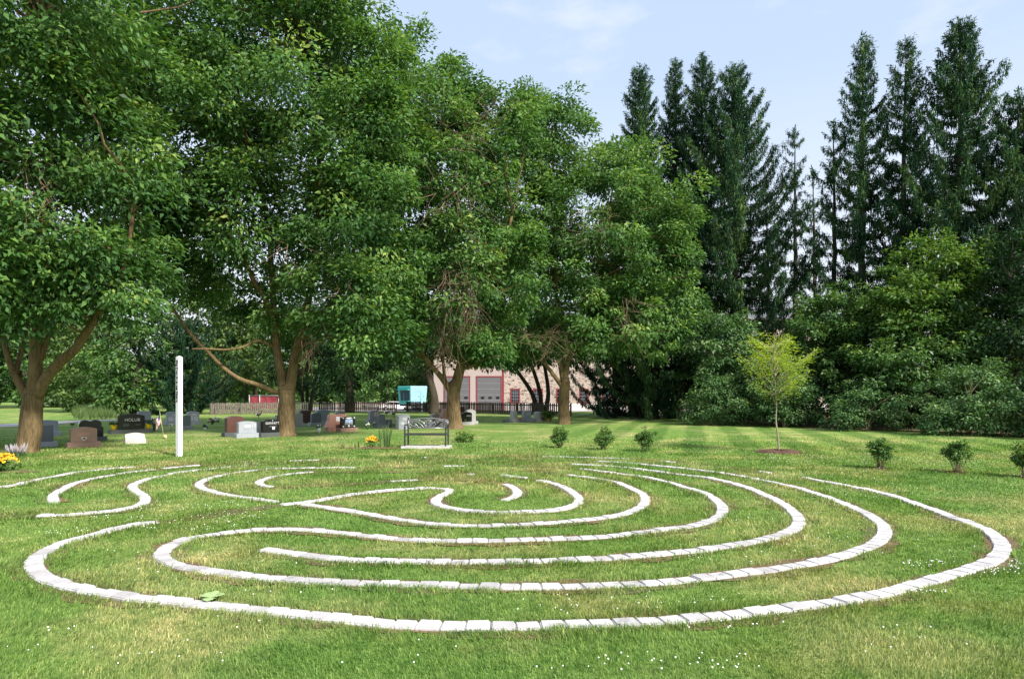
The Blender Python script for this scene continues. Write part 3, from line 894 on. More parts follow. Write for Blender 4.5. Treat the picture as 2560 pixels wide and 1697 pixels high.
def big_tree(name, trunk_px, widths, limbs_px, crown, label, leafmat, barkmat, lsize, dens, lpc, group=None, d0=None, rc=0.92, dead=(), twig_n=60, depth_of=None, flare=1.0):
    """a tree whose trunk and main limbs follow places seen in the photograph, at its own distance"""
    bx, by = ground_pt(*trunk_px[0]) if d0 is None else ((trunk_px[0][0] - 1280) * d0 / F, d0)
    D = by
    bz = float(terrain(bx, by))
    root = empty(name, (bx, by, bz))
    base = Vector((bx, by, bz))
    loc = lambda u, v, dd=0.0: at(u, v, D + dd) - base
    mb = MB()
    tp = [loc(u, v) for u, v in trunk_px]
    tp[0].z = -0.15
    rad = [w / 2 * D / F for w in widths]
    # root flare
    tp.insert(1, tp[0].lerp(tp[1], 0.0) + Vector((0, 0, 0.16))); rad.insert(1, rad[0] * 0.98); rad[0] *= 1.18 * flare
    tp.insert(2, tp[1].lerp(tp[2], 0.2)); rad.insert(2, rad[1] * 0.86)
    Q = []; RR = []
    for i in range(len(tp) - 1):
        for k in range(4): 
            t = k / 4; Q.append(tp[i].lerp(tp[i + 1], t)); RR.append(rad[i] + (rad[i + 1] - rad[i]) * t)
    Q.append(tp[-1]); RR.append(rad[-1])
    n0 = len(mb.v)
    mb.tube(Q, RR, 18)
    # fluted, uneven trunk and toes of roots
    for i in range(n0, len(mb.v)):
        k = (i - n0) % 18; ring = (i - n0) // 18
        if ring >= len(Q): break
        a = 2 * PI * k / 18
        low = max(0, 1 - mb.v[i][2] / 0.6)
        f = 1 + 0.035 * math.sin(3 * a + ring * .25) + 0.02 * math.sin(7 * a + ring * .8) + low * 0.16 * max(0, math.sin(5 * a + bx))
        c = Q[ring]; p = Vector(mb.v[i]); mb.v[i] = tuple(c + (p - c) * f)
    skeleton = list(Q[len(Q) // 2:])
    e_ = (Q[-1] - Q[-3]).normalized(); r_e = RR[-1]
    mb.tube([Q[-1] - e_ * .02] + [Q[-1] + e_ * r_e * math.sin(t_) for t_ in (.3, .7, 1.1, 1.45)], [r_e * .99] + [r_e * math.cos(t_) * .99 for t_ in (.3, .7, 1.1, 1.45)], 18)
    for pts, w0, w1, dd in limbs_px:
        n = len(pts)
        P = [loc(u, v, dd * (i / (n - 1))) for i, (u, v) in enumerate(pts)]
        skeleton += limb(mb, P, w0 / 2 * D / F, w1 / 2 * D / F, 9, 0.8)
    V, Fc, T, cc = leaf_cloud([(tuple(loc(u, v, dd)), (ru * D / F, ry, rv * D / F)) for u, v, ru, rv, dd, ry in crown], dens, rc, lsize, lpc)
    # boughs from the limbs out to leaf clumps
    sk = np.array([tuple(p) for p in skeleton])
    pick = cc[rng.permutation(len(cc))[:twig_n]]
    for c in pick:
        w = np.linalg.norm(sk - c, axis=1) + np.where(sk[:, 2] > c[2] - 0.3, 3.0, 0)
        s0 = sk[int(np.argmin(w))]
        L = np.linalg.norm(s0 - c)
        r0 = min(0.075, 0.012 + 0.012 * L)
        mb.tube(wobble(s0, c, 5, 0.035, -0.04), [r0, r0 * .85, r0 * .7, r0 * .55, r0 * .4, r0 * .22], 5)
    mb.build("trunk", barkmat, root)
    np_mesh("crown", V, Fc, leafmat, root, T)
    for u, v, ru, rv, dd, n, L, hang in dead:
        tm = MB()
        twigs(tm, loc(u, v, dd), (ru * D / F, ru * D / F, rv * D / F), n, L, 0.009, hang)
        tm.build("dead_twigs", M["twig"], root)
    tag(root, label, "tree", group)
    return root

ROW = "big ash trees in a row along the graves"
big_tree("ash_tree", [(66, 1131), (76, 1075), (80, 1012), (82, 985)], [58, 52, 46, 44],
         [([(72, 1000), (50, 960), (30, 920), (14, 870), (0, 800), (-20, 700)], 24, 8, 0),
          ([(38, 935), (50, 890), (66, 825), (75, 740), (80, 640)], 15, 6, 1),
          ([(84, 995), (88, 950), (90, 880), (96, 780), (105, 640), (115, 520), (122, 400), (125, 250), (120, 100)], 40, 8, 0),
          ([(102, 900), (124, 830), (140, 770), (155, 720), (165, 640)], 15, 6, 0.5),
          ([(92, 990), (112, 950), (150, 905), (190, 870), (235, 800), (270, 750), (305, 690), (325, 600), (335, 480)], 32, 9, -0.6),
          ([(0, 560), (-30, 480), (-60, 380)], 12, 6, 0)],
         [(70, 470, 250, 240, 0, 4.6), (70, 60, 310, 300, 0, 4.8), (60, -330, 270, 220, 0, 3.8), (215, 640, 120, 130, -1, 2.6), (-120, 600, 170, 210, 0, 3.0), (40, 690, 140, 100, -1.8, 2.4), (300, 700, 70, 80, -.6, 1.5), (210, 330, 150, 220, -1, 2.2), (60, 10, 200, 120, -2.6, 2.4)],
         "big ash tree with many spreading limbs beside the blue-spiked flowers", M["ash"], M["bark"], 0.18, 0.55, 265, ROW,
         dead=[(95, 440, 30, 70, -2.0, 26, 1.6, 1.0)], twig_n=110)
big_tree("ash_tree", [(717, 1090), (716, 1040), (718, 1000), (716, 975)], [50, 42, 40, 40],
         [([(712, 985), (704, 940), (697, 900), (690, 860), (686, 800), (680, 700), (670, 560), (640, 420), (600, 300)], 27, 8, 0),
          ([(722, 985), (730, 935), (737, 890), (748, 850), (765, 780), (790, 640), (800, 480), (790, 300), (770, 100)], 30, 8, 0),
          ([(740, 870), (770, 825), (805, 785), (840, 745), (880, 690)], 17, 7, -0.6),
          ([(704, 983), (680, 977), (645, 962), (600, 947), (560, 920), (520, 880), (485, 845), (450, 797), (412, 742), (390, 690)], 14, 5, -1.2),
          ([(690, 872), (664, 856), (640, 853), (605, 868), (565, 874), (520, 872), (480, 872)], 9, 4, -1.6),
          ([(686, 800), (660, 740), (636, 705), (615, 660), (585, 610), (560, 560)], 17, 7, -1.5)],
         [(480, 380, 200, 250, -1.0, 3.4), (490, 140, 190, 130, -1.0, 3.0), (745, 260, 255, 290, 0, 4.8), (680, -90, 235, 205, 0, 4.2), (620, 560, 160, 130, -1.2, 3.0), (880, 560, 170, 160, -.5, 3.2), (860, 760, 90, 100, -1, 1.8), (560, 740, 100, 60, 0.5, 1.8),
          (905, 170, 110, 120, 0, 2.8), (950, 360, 140, 170, 0, 3.2), (700, 770, 80, 90, 1.2, 2.0), (400, 600, 130, 150, -1.4, 2.4), (920, 850, 80, 50, -1, 1.5)],
         "biggest ash tree, with a long bare lower bough reaching out over the graves", M["ash"], M["bark"], 0.19, 0.55, 255, ROW,
         dead=[(775, 820, 22, 60, -1.5, 26, 1.2, 1.0), (860, 700, 22, 30, -2.2, 12, 1.2, 0.8), (720, 610, 30, 25, -2.5, 10, 1.4, 0.6)], twig_n=130)
big_tree("ash_tree", [(1138, 1072), (1134, 1020), (1134, 985), (1135, 965)], [42, 34, 32, 32],
         [([(1130, 985), (1112, 955), (1094, 932), (1072, 906), (1054, 880), (1046, 845), (1040, 780), (1030, 660)], 18, 6, -0.4),
          ([(1136, 975), (1148, 930), (1160, 880), (1166, 820), (1160, 740), (1150, 640), (1140, 480), (1120, 320)], 30, 7, 0),
          ([(1112, 950), (1108, 905), (1106, 850), (1112, 790)], 10, 5, -0.4),
          ([(1165, 830), (1200, 740), (1240, 680), (1262, 610), (1280, 540)], 14, 6, -1.0),
          ([(1150, 925), (1185, 912), (1215, 895), (1250, 890)], 10, 4, -1)],
         [(1060, 260, 130, 150, 0, 3.0), (1110, 470, 190, 220, 0, 4.4), (1235, 350, 85, 130, 0, 2.4), (970, 520, 140, 200, 0, 3.4), (1040, 740, 160, 120, -1, 3.2), (950, 790, 120, 90, -1.2, 2.4), (1220, 640, 120, 150, -.5, 3.0), (1150, 270, 50, 70, 0, 1.6), (1230, 850, 90, 60, 0, 2.0), (1090, 640, 110, 100, -1.8, 2.0), (1205, 876, 80, 26, 0.4, 2.0)],
         "ash tree with a hanging bunch of dead brown twigs, trunk just behind the bench", M["ash"], M["bark"], 0.20, 0.55, 225, ROW,
         dead=[(1145, 720, 34, 60, -3.4, 120, 1.6, 1.1), (1120, 850, 28, 60, -2.4, 34, 1.7, 0.9), (1150, 345, 55, 60, -3.0, 60, 2.4, -0.3), (1130, 480, 40, 30, -4.2, 30, 2.0, 0.8)], twig_n=100)
big_tree("ash_tree", [(1411, 1060), (1410, 1015), (1411, 975), (1413, 955)], [36, 27, 26, 25],
         [([(1408, 970), (1386, 940), (1367, 915), (1344, 882), (1330, 850), (1310, 790)], 13, 5, -0.5),
          ([(1412, 965), (1416, 920), (1426, 885), (1442, 860), (1470, 800), (1490, 700), (1500, 560)], 18, 6, 0),
          ([(1410, 960), (1400, 900), (1395, 830), (1390, 700), (1390, 520), (1380, 380)], 16, 5, 0.5)],
         [(1370, 370, 100, 150, 0, 2.8), (1392, 325, 50, 60, 0, 1.5), (1490, 570, 190, 180, 0, 4.2), (1620, 620, 110, 170, 0, 3.0), (1560, 450, 110, 90, 0, 2.6), (1390, 740, 190, 130, -.8, 3.4), (1590, 800, 130, 90, -.6, 2.6), (1300, 520, 120, 180, 0, 2.8), (1680, 700, 60, 100, 0, 1.8), (1330, 882, 90, 28, 0.5, 1.9)],
         "ash tree with a slender forked trunk, farthest along its row", M["ash"], M["bark"], 0.205, 0.55, 210, ROW,
         dead=[(1345, 850, 36, 30, -2.4, 46, 1.8, 0.3), (1400, 840, 18, 50, -2.2, 22, 1.6, 0.8), (1570, 790, 18, 45, -3.2, 30, 1.6, 0.9), (1490, 560, 40, 40, -4.2, 26, 1.6, 0.4)], twig_n=100)

# ---- trees of the woods behind, and beyond the fence
def wood_tree(name, u, vbase, d, crown, label, leafmat, barkmat=None, lsize=0.34, dens=0.6, lpc=46, group=None, tw=30, tr=0.2, stems=1, rc=0.8, bare=0.5, elong=0.5):
    x = (u - 1280) * d / F; z = float(terrain(x, d))
    base = Vector((x, d, z))
    root = empty(name, base)
    loc = lambda uu, vv, dd=0.0: at(uu, vv, d + dd) - base
    ells = [(tuple(loc(uu, vv, dd)), (ru * d / F, ry, rv * d / F)) for uu, vv, ru, rv, dd, ry in crown]
    V, Fc, T, cc = leaf_cloud(ells, dens, rc, lsize, lpc, zmin=0.15, elong=elong)
    top = max(e[0][2] for e in ells); cx = sum(e[0][0] for e in ells) / len(ells)
    mb = MB(); sk = []
    for s in range(stems):
        a = (s - (stems - 1) / 2)
        P = [(a * tr * 1.1, 0, -0.15), (a * tr * 2.2, 0, top * 0.22), (cx * .5 + a * tr * 5 + random.gauss(0, .15), random.gauss(0, .2), top * 0.6), (cx + a * tr * 7 + random.gauss(0, .3), random.gauss(0, .3), top)]
        sk += limb(mb, P, tr * (1.0 if stems == 1 else 0.75), tr * 0.22, 9)
    skn = np.array([tuple(p) for p in sk])
    for c in cc[rng.permutation(len(cc))[:tw]]:
        w = np.linalg.norm(skn - c, axis=1) + np.where(skn[:, 2] > c[2] - 0.2, 3, 0)
        s0 = skn[int(np.argmin(w))]; L = np.linalg.norm(s0 - c); r0 = min(0.07, 0.012 + 0.01 * L)
        mb.tube(wobble(s0, c, 4, 0.04, -0.04), [r0, r0 * .8, r0 * .6, r0 * .4, r0 * .2], 4)
    mb.build("trunk", barkmat or M["bark_dark"], root)
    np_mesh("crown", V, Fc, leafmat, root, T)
    tag(root, label, "tree", group)
    return root

def build_woods():
    W = "trees of the wood beyond the cemetery road"
    T = [
        (60, 1020, 74, [(40, 880, 150, 130, 0, 6), (60, 760, 120, 90, 2, 5)], "wood_mid", "mid green wood tree glimpsed between the limbs of the leftmost trunk"),
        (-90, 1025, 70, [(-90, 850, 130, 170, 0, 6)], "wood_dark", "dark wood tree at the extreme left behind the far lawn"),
        (175, 1018, 78, [(170, 860, 90, 150, 0, 5), (160, 960, 80, 60, 0, 4)], "wood_mid", "bushy green wood tree right of the leftmost trunk"),
        (250, 1035, 58, [(245, 900, 100, 120, 0, 4.2), (235, 800, 80, 90, 0, 3.6), (190, 980, 70, 40, -1, 2.5)], "wood_light", "pale leafy tree overhanging the meadow grass"),
        (335, 1042, 50, [(335, 900, 85, 110, 0, 3.4), (320, 990, 70, 50, -1, 2.2), (360, 800, 70, 70, 1, 3)], "wood_mid", "leafy green tree with drooping sprays beside the dark conifer"),
        (560, 1020, 66, [(545, 790, 80, 110, 0, 4.5), (580, 880, 70, 90, 0, 4)], "wood_light", "pale silvery tree showing above the long low bough"),
        (640, 1012, 72, [(630, 920, 80, 80, 0, 4.5), (610, 840, 70, 70, 0, 4)], "wood_light", "light yellow-green tree behind the red screen"),
        (545, 1012, 80, [(540, 930, 60, 90, 0, 4)], "wood_mid", "green tree between the dark conifer and the red screen"),
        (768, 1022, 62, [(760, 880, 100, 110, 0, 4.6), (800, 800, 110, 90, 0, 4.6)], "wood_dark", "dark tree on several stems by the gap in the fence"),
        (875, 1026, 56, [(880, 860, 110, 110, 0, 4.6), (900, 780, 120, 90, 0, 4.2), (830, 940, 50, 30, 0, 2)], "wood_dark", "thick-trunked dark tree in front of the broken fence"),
        (985, 1005, 100, [(960, 880, 90, 110, 0, 6), (930, 950, 60, 60, -6, 4)], "wood_mid", "green tree beyond the turquoise trailer"),
        (1060, 1005, 108, [(1060, 900, 80, 80, 0, 6)], "wood_mid", "distant green tree between trailer and garage"),
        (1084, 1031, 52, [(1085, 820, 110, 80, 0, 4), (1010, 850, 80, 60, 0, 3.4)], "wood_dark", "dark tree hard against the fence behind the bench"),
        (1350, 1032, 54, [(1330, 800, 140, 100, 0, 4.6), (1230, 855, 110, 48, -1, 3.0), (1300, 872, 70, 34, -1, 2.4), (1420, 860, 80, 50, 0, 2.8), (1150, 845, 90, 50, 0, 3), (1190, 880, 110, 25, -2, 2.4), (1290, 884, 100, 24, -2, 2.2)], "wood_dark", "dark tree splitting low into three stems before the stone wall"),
    ]
    for u, vb, d, cr_, m, lab in T:
        st = 3 if "stems" in lab else 1
        tr = {"thick-trunked dark tree in front of the broken fence": 0.42}.get(lab, 0.30 if "three stems" in lab else 0.24)
        if "hard against" in lab: tr = 0.42
        wood_tree("wood_tree", u, vb, d, cr_, lab, M[m], None, 0.42 if d > 65 else 0.34, 0.55, 44, W, 24, tr, st)
build_woods()

# ---- spruces
def spruce(u, vbase, d, vtop, spread, label, dens=1.0, bare=0.12, group=None, tone=0.0, name="spruce_tree", mat="spruce", lean=0.0, top_pow=0.82):
    x = (u - 1280) * d / F
    base = Vector((x, d, 0)); root = empty(name, base)
    H = EYE - (vtop - HZ) * d / F
    mb = MB()
    N = 14
    tp = [(lean * (i / N) ** 2 + random.gauss(0, .02), random.gauss(0, .02), -0.1 + H * i / N) for i in range(N + 1)]
    mb.tube(tp, [0.013 * H * (1 - i / N) ** 0.9 + 0.012 for i in range(N + 1)], 8)
    Ps = []; Ds = []; Ns = []; Ls = []; Ws = []; Ts = []
    z = H * bare
    while z < H * 0.985:
        q = z / H
        step = (0.78 - 0.46 * q) / dens
        nb = random.choice((5, 6, 6)) if q < 0.9 else 5
        az0 = random.uniform(0, 2 * PI); zw = z
        for _ in range(nb):
            if random.random() > dens * 1.05: continue
            az = az0 + _ * 2 * PI / nb + random.gauss(0, .25); z = zw + random.gauss(0, .06)
            L = spread * 1.36 * min(1.0, (1 - q) * 1.1) ** top_pow * random.uniform(0.45, 1.15) + 0.25
            if q < 0.22: L *= 0.8
            rise = 0.25 + 0.75 * q
            dirv = np.array([math.cos(az), math.sin(az), 0.0])
            n = max(4, int(L / 0.30))
            t = np.linspace(0, 1, n + 1)
            zz = z + L * (0.58 * rise * t - (0.66 - 0.40 * q) * np.sin(PI * t * 0.8) * 0.60 + 0.34 * t ** 3)
            cx = np.interp(z, [p[2] for p in tp], [p[0] for p in tp])
            pts = np.stack([cx + dirv[0] * L * t, dirv[1] * L * t, zz], -1)
            mb.tube([tuple(p) for p in pts[::max(1, n // 4)]], [0.035 * (1 - i / 5.5) * min(1, L / 2.5) + 0.008 for i in range(len(pts[::max(1, n // 4)]))], 4)
            side = np.array([-dirv[1], dirv[0], 0])
            m = int(L * 165 * min(1.0, 0.6 + 0.4 * dens))
            tt = rng.random(m) ** 0.75
            tt = 0.10 + 0.92 * tt
            p = np.stack([np.interp(tt, t, pts[:, i]) for i in range(3)], -1)
            fan = (1 - np.abs(tt - 0.45)) * min(0.55, 0.24 * L)
            off = rng.normal(size=m) * fan * 0.34
            p += side * off[:, None] + rng.normal(size=(m, 3)) * 0.05
            p[:, 2] -= np.abs(off) * 0.25
            hang = rng.random(m) < 0.62 - 0.35 * q
            dd = dirv[None] * rng.uniform(0.1, 1.0, (m, 1)) + side[None] * (np.sign(off) * rng.uniform(0.1, 1.0, m))[:, None] + rng.normal(size=(m, 3)) * 0.25 + np.array([0, 0, 0.18 * q])
            dd[hang] = np.array([0, 0, -1.0]) + rng.normal(size=(hang.sum(), 3)) * 0.22 + dirv * 0.18
            Ps.append(p); Ds.append(dd); Ns.append(rng.normal(size=(m, 3)) * 0.6 + np.array([0, 0, 0.8]) + dirv * 0.5)
            l = rng.uniform(0.12, 0.27, m) * np.where(hang, 1.35, 1.0) * (0.7 + 0.3 * min(1, L))
            Ls.append(l); Ws.append(l * rng.uniform(0.15, 0.25, m))
            Ts.append(np.clip(rng.normal(0.36 + tone + random.gauss(0, .19), 0.16, m), 0, 1))
        z = zw + step * random.uniform(0.75, 1.25)
    # the leader
    m = 60
    p = np.stack([rng.normal(size=m) * 0.05 + lean, rng.normal(size=m) * 0.05, H * rng.uniform(0.95, 1.0, m)], -1)
    Ps.append(p); Ds.append(rng.normal(size=(m, 3)) + np.array([0, 0, .9])); Ns.append(rng.normal(size=(m, 3))); l = rng.uniform(.14, .3, m); Ls.append(l); Ws.append(l * .25); Ts.append(np.full(m, 0.4))
    V, Fc = leaf_mesh(np.concatenate(Ps), np.concatenate(Ds), np.concatenate(Ns), np.concatenate(Ls), np.concatenate(Ws), 0.12)
    mb.build("trunk", M["bark_dark"], root)
    np_mesh("needles", V, Fc, M[mat], root, np.repeat(np.concatenate(Ts), 4))
    return tag(root, label, "spruce" if name == "spruce_tree" else "tree", group)

def build_spruces():
    G = "tall spruces behind the hedge"
    L = [
        (1600, 1042, 45, 160, 3.0, "spruce at the left end of the tall row, its foot behind the slender ash crown", 1.0, 0.10),
        (1688, 1042, 46, 146, 2.0, "narrow spruce squeezed second in the tall row", 1.0, 0.08),
        (1756, 1042, 44, 132, 2.9, "tallest spruce of the left-hand cluster", 1.0, 0.08),
        (1838, 1044, 42, 158, 4.4, "spruce with long level boughs reaching into the sky gap", 1.0, 0.08),
        (1640, 1042, 42, 560, 3.0, "low dark spruce filling the foot of the left-hand cluster", 1.15, 0.02),
        (1535, 1040, 47, 640, 3.2, "low dark spruce beside the white end wall", 1.15, 0.02),
        (1990, 1050, 43, 318, 2.1, "thin sparse conifer standing alone in the sky gap", 0.62, 0.12),
        (1925, 1050, 46, 470, 2.0, "short thin spruce at the left side of the sky gap", 0.6, 0.05),
        (2040, 1052, 45, 420, 1.8, "short thin spruce at the right side of the sky gap", 0.55, 0.05),
        (2085, 1056, 38, 300, 1.9, "ragged half-bare conifer left of the right-hand cluster", 0.62, 0.12),
        (2156, 1060, 36, 86, 2.1, "narrow spruce with a pointed top at the left of the right-hand cluster", 0.9, 0.16),
        (2256, 1062, 35, 95, 2.0, "spruce with a double pointed top in the right-hand cluster", 0.85, 0.16),
        (2395, 1066, 33, 50, 3.5, "broadest and tallest spruce of the right-hand cluster", 1.05, 0.12),
        (2545, 1070, 31, 225, 3.4, "spruce cut by the right edge of the view", 0.95, 0.10),
        (2680, 1070, 31, 120, 3.6, "spruce standing just past the right edge of the view", 0.95, 0.10),
    ]
    for u, vb, d, vt, sp, lab, de, ba in L:
        spruce(u, vb, d, vt, sp, lab, de, ba, G, 0.0 if d > 40 else 0.05, lean=random.gauss(0, .12))
    spruce(455, 1043, 52, 800, 4.2, "dark conifer behind the white pole", 1.15, 0.01, None, -0.12)
build_spruces()

# ---- understory at the right
def build_hedge():
    B = "bushes along the right edge of the lawn"
    def bush(u, v, d, crown, label, mat="bush", lsize=0.125, dens=3.2, lpc=80, rc=0.42):
        o = wood_tree("bush", u, v, d, crown, label, M[mat], M["stem"], lsize, dens, lpc, B, 14, 0.035, 3, rc)
        o["category"] = "bush"
    bush(1780, 1058, 34, [(1800, 1000, 70, 62, 0, 1.3), (1850, 1020, 70, 50, -.6, 1.2), (1740, 1030, 40, 36, 0, .8)], "pale grey-green bush left of the sapling trunk")
    bush(1960, 1066, 32, [(1965, 1000, 66, 68, 0, 1.3), (1930, 960, 70, 60, .8, 1.2), (2005, 1010, 45, 60, 0, 1)], "rounded green bush right of the sapling trunk")
    bush(2170, 1076, 29, [(2170, 1020, 80, 60, 0, 1.4), (2240, 1010, 70, 60, .3, 1.2), (2110, 1050, 40, 34, -.3, .7)], "mid green bush between the sapling and the right-hand bushes")
    bush(2420, 1086, 26, [(2420, 1000, 90, 90, 0, 1.5), (2500, 1040, 80, 60, -.4, 1.2), (2370, 1050, 60, 44, -.5, .9)], "largest green bush, at the right end of the lawn edge")
    bush(2590, 1096, 24, [(2590, 1030, 70, 70, 0, 1.2)], "dark bush cut by the right edge of the view", "wood_dark")
    G = "small trees in front of the spruces"
    T = [(1700, 1046, 40, [(1690, 870, 90, 130, 0, 2.6), (1760, 850, 70, 70, 0, 1.8)], "wood_dark", "dark understory tree left of the sapling"),
         (1830, 1052, 36, [(1800, 860, 90, 70, 0, 1.9), (1870, 930, 90, 70, 0, 1.8)], "bush", "grey-green small tree just behind the sapling"),
         (2110, 1062, 33, [(2120, 790, 110, 70, 0, 2.1), (2050, 850, 80, 90, 0, 1.8), (2170, 870, 100, 90, 0, 2.0)], "wood_mid", "mid green small tree with a domed crown under the spruces"),
         (2330, 1068, 31, [(2330, 690, 110, 90, 0, 2.1), (2260, 760, 100, 70, 0, 1.9), (2400, 720, 80, 90, .5, 1.7), (2320, 800, 120, 70, 0, 2.0)], "limetree", "yellow-green tree glowing in front of the spruces"),
         (2330, 1070, 29.5, [(2330, 900, 130, 80, 0, 2.0), (2200, 930, 90, 60, 0, 1.6), (2450, 880, 90, 100, 0, 1.8)], "wood_mid", "leafy green tree low under the yellow-green tree"),
         (2520, 1074, 28, [(2530, 820, 90, 130, 0, 2.0), (2570, 650, 60, 100, 0, 1.8)], "wood_dark", "dark tree at the right edge below the spruces"),
         (2040, 1060, 35, [(2040, 960, 90, 70, 0, 1.7), (2080, 900, 60, 60, 0, 1.4)], "bush", "grey-green small tree in the hollow right of the sapling")]
    for u, vb, d, cr_, m, lab in T:
        wood_tree("small_tree", u, vb, d, cr_, lab, M[m], None, 0.18, 2.0, 66, G, 30, 0.09, 2, 0.5)
build_hedge()

def build_backdrop_growth():
    edge = [(1490, 1040), (1700, 1041), (1800, 1052), (1940, 1064), (2100, 1071), (2250, 1077), (2420, 1085), (2560, 1092), (2750, 1100)]
    e = [ground_pt(u, v) for u, v in edge]
    far = [(x + 9 + 0.12 * y, y + 16) for x, y in e]
    ribbon("wood_floor", [(a[0], a[1]) for a in e], far, M["soil"], 0.03, "dark leaf-strewn soil under the spruces", "soil")
    ells = []
    for k in range(46):
        t = random.random() * (len(e) - 1.001); i = int(t); f = t - i
        bx_, by_ = e[i][0] * (1 - f) + e[i + 1][0] * f, e[i][1] * (1 - f) + e[i + 1][1] * f
        q = random.uniform(2.6, 9)
        ells.append(((bx_ + q * .75, by_ + q, random.uniform(.3, 1.2)), (random.uniform(.9, 1.7), random.uniform(.8, 1.5), random.uniform(.7, 1.8))))
    V, Fc, T, cc = leaf_cloud(ells, 1.6, .5, .19, 44, zmin=.05)
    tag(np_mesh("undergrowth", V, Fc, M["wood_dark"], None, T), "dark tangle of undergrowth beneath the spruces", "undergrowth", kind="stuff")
    ells = []
    for k in range(85):
        d = random.uniform(112, 150); u = random.uniform(-700, 1150)
        h = random.uniform(3.5, 7.0) * (0.8 if 480 < u < 660 else 1)
        ells.append((((u - 1280) * d / F, d, h * .85 - .9), (random.uniform(4, 7), 4, h)))
    V, Fc, T, cc = leaf_cloud(ells, .16, 1.5, .75, 34, zmin=-.5)
    tag(np_mesh("treeline", V, Fc, M["wood_mid"], None, T), "far green treeline closing the view behind the lawn and trailer", "treeline", kind="stuff")
build_backdrop_growth()

# ---- sapling in its mulch ring
def build_sapling():
    x, y = ground_pt(1948, 1131)
    base = Vector((x, y, 0)); root = empty("sapling", base)
    loc = lambda u, v, dd=0.0: at(u, v, y + dd) - base
    mb = MB()
    sk = limb(mb, [(0, 0, -.05), tuple(loc(1945, 1095)), tuple(loc(1940, 1050)), tuple(loc(1941, 1015)), tuple(loc(1938, 960)), tuple(loc(1936, 900)), tuple(loc(1937, 838))], 0.026, 0.006, 8)
    Ps = []; Ds = []; Ns = []; Ls = []; Ts = []
    for k in range(60):
        q = random.random()
        z0 = 1.18 + 1.62 * q
        s0 = min(sk, key=lambda p: abs(p.z - z0))
        az = random.uniform(0, 2 * PI)
        L = (1.05 - 0.75 * abs(q - 0.42)) * random.uniform(0.55, 1.15)
        e = s0 + Vector((math.cos(az) * L, math.sin(az) * L, (0.95 - 0.42 * q) * L + 0.08 * random.gauss(0, 1)))
        P = wobble(s0, e, 5, 0.03, 0.03)
        mb.tube(P, [0.009, 0.008, 0.006, 0.005, 0.004, 0.002], 5)
        n = int(100 * L + 22)
        t = rng.uniform(0.28, 1.06, n)
        A = np.array([tuple(p) for p in P])
        p = np.stack([np.interp(t, np.linspace(0, 1, 6), A[:, i]) for i in range(3)], -1)
        d = A[-1] - A[0]; d /= np.linalg.norm(d); side = np.array([-d[1], d[0], 0.0]); side /= np.linalg.norm(side) + 1e-6
        w = rng.normal(size=n) * 0.13
        p += side * w[:, None] + rng.normal(size=(n, 3)) * 0.022; p[:, 2] -= np.abs(w) * 0.25
        Ps.append(p); Ds.append(d * rng.uniform(.2, 1, (n, 1)) + side * np.sign(w)[:, None] * 0.9 + rng.normal(size=(n, 3)) * .25 - np.array([0, 0, .12]))
        Ns.append(np.array([0, 0, 1.0]) + rng.normal(size=(n, 3)) * .35); Ls.append(rng.uniform(0.045, 0.085, n)); Ts.append(np.clip(rng.normal(0.45 + 0.2 * q, .18, n), 0, 1))
    L = np.concatenate(Ls)
    V, Fc = leaf_mesh(np.concatenate(Ps), np.concatenate(Ds), np.concatenate(Ns), L, L * .36, .15)
    mb.build("trunk", M["bark_pale"], root)
    np_mesh("crown", V, Fc, M["locust"], root, np.repeat(np.concatenate(Ts), 4))
    tag(root, "young yellow-green feathery sapling with a thin pale trunk", "sapling")
    # mulch
    mb = MB(); n = 40; vs = [(0, 0, 0.07)]; fs = []
    for r_, z in ((0.3, 0.075), (0.5, 0.05), (0.62, -0.01)):
        for k in range(n):
            a = 2 * PI * k / n; rr = r_ * (1 + 0.06 * math.sin(3 * a) + random.uniform(-.05, .05))
            vs.append((math.cos(a) * rr, math.sin(a) * rr, z + random.uniform(-.012, .012) * (z > 0)))
    for k in range(n): fs.append((0, 1 + k, 1 + (k + 1) % n))
    for q in range(2):
        for k in range(n):
            a, b = 1 + q * n + k, 1 + q * n + (k + 1) % n
            fs.append((a, a + n, b + n, b))
    mb.add(vs, fs)
    for _ in range(420):
        a = random.uniform(0, 2 * PI); r_ = 0.62 * math.sqrt(random.random())
        mb.box((math.cos(a) * r_, math.sin(a) * r_, 0.075 - 0.075 * (r_ / .62) ** 2 + 0.01), (random.uniform(.03, .08), random.uniform(.012, .03), .012), random.uniform(0, PI))
    o = mb.build("mulch_ring", M["mulch"]); o.location = (x, y, 0)
    tag(o, "low round mound of brown bark mulch around the sapling", "mulch")
build_sapling()

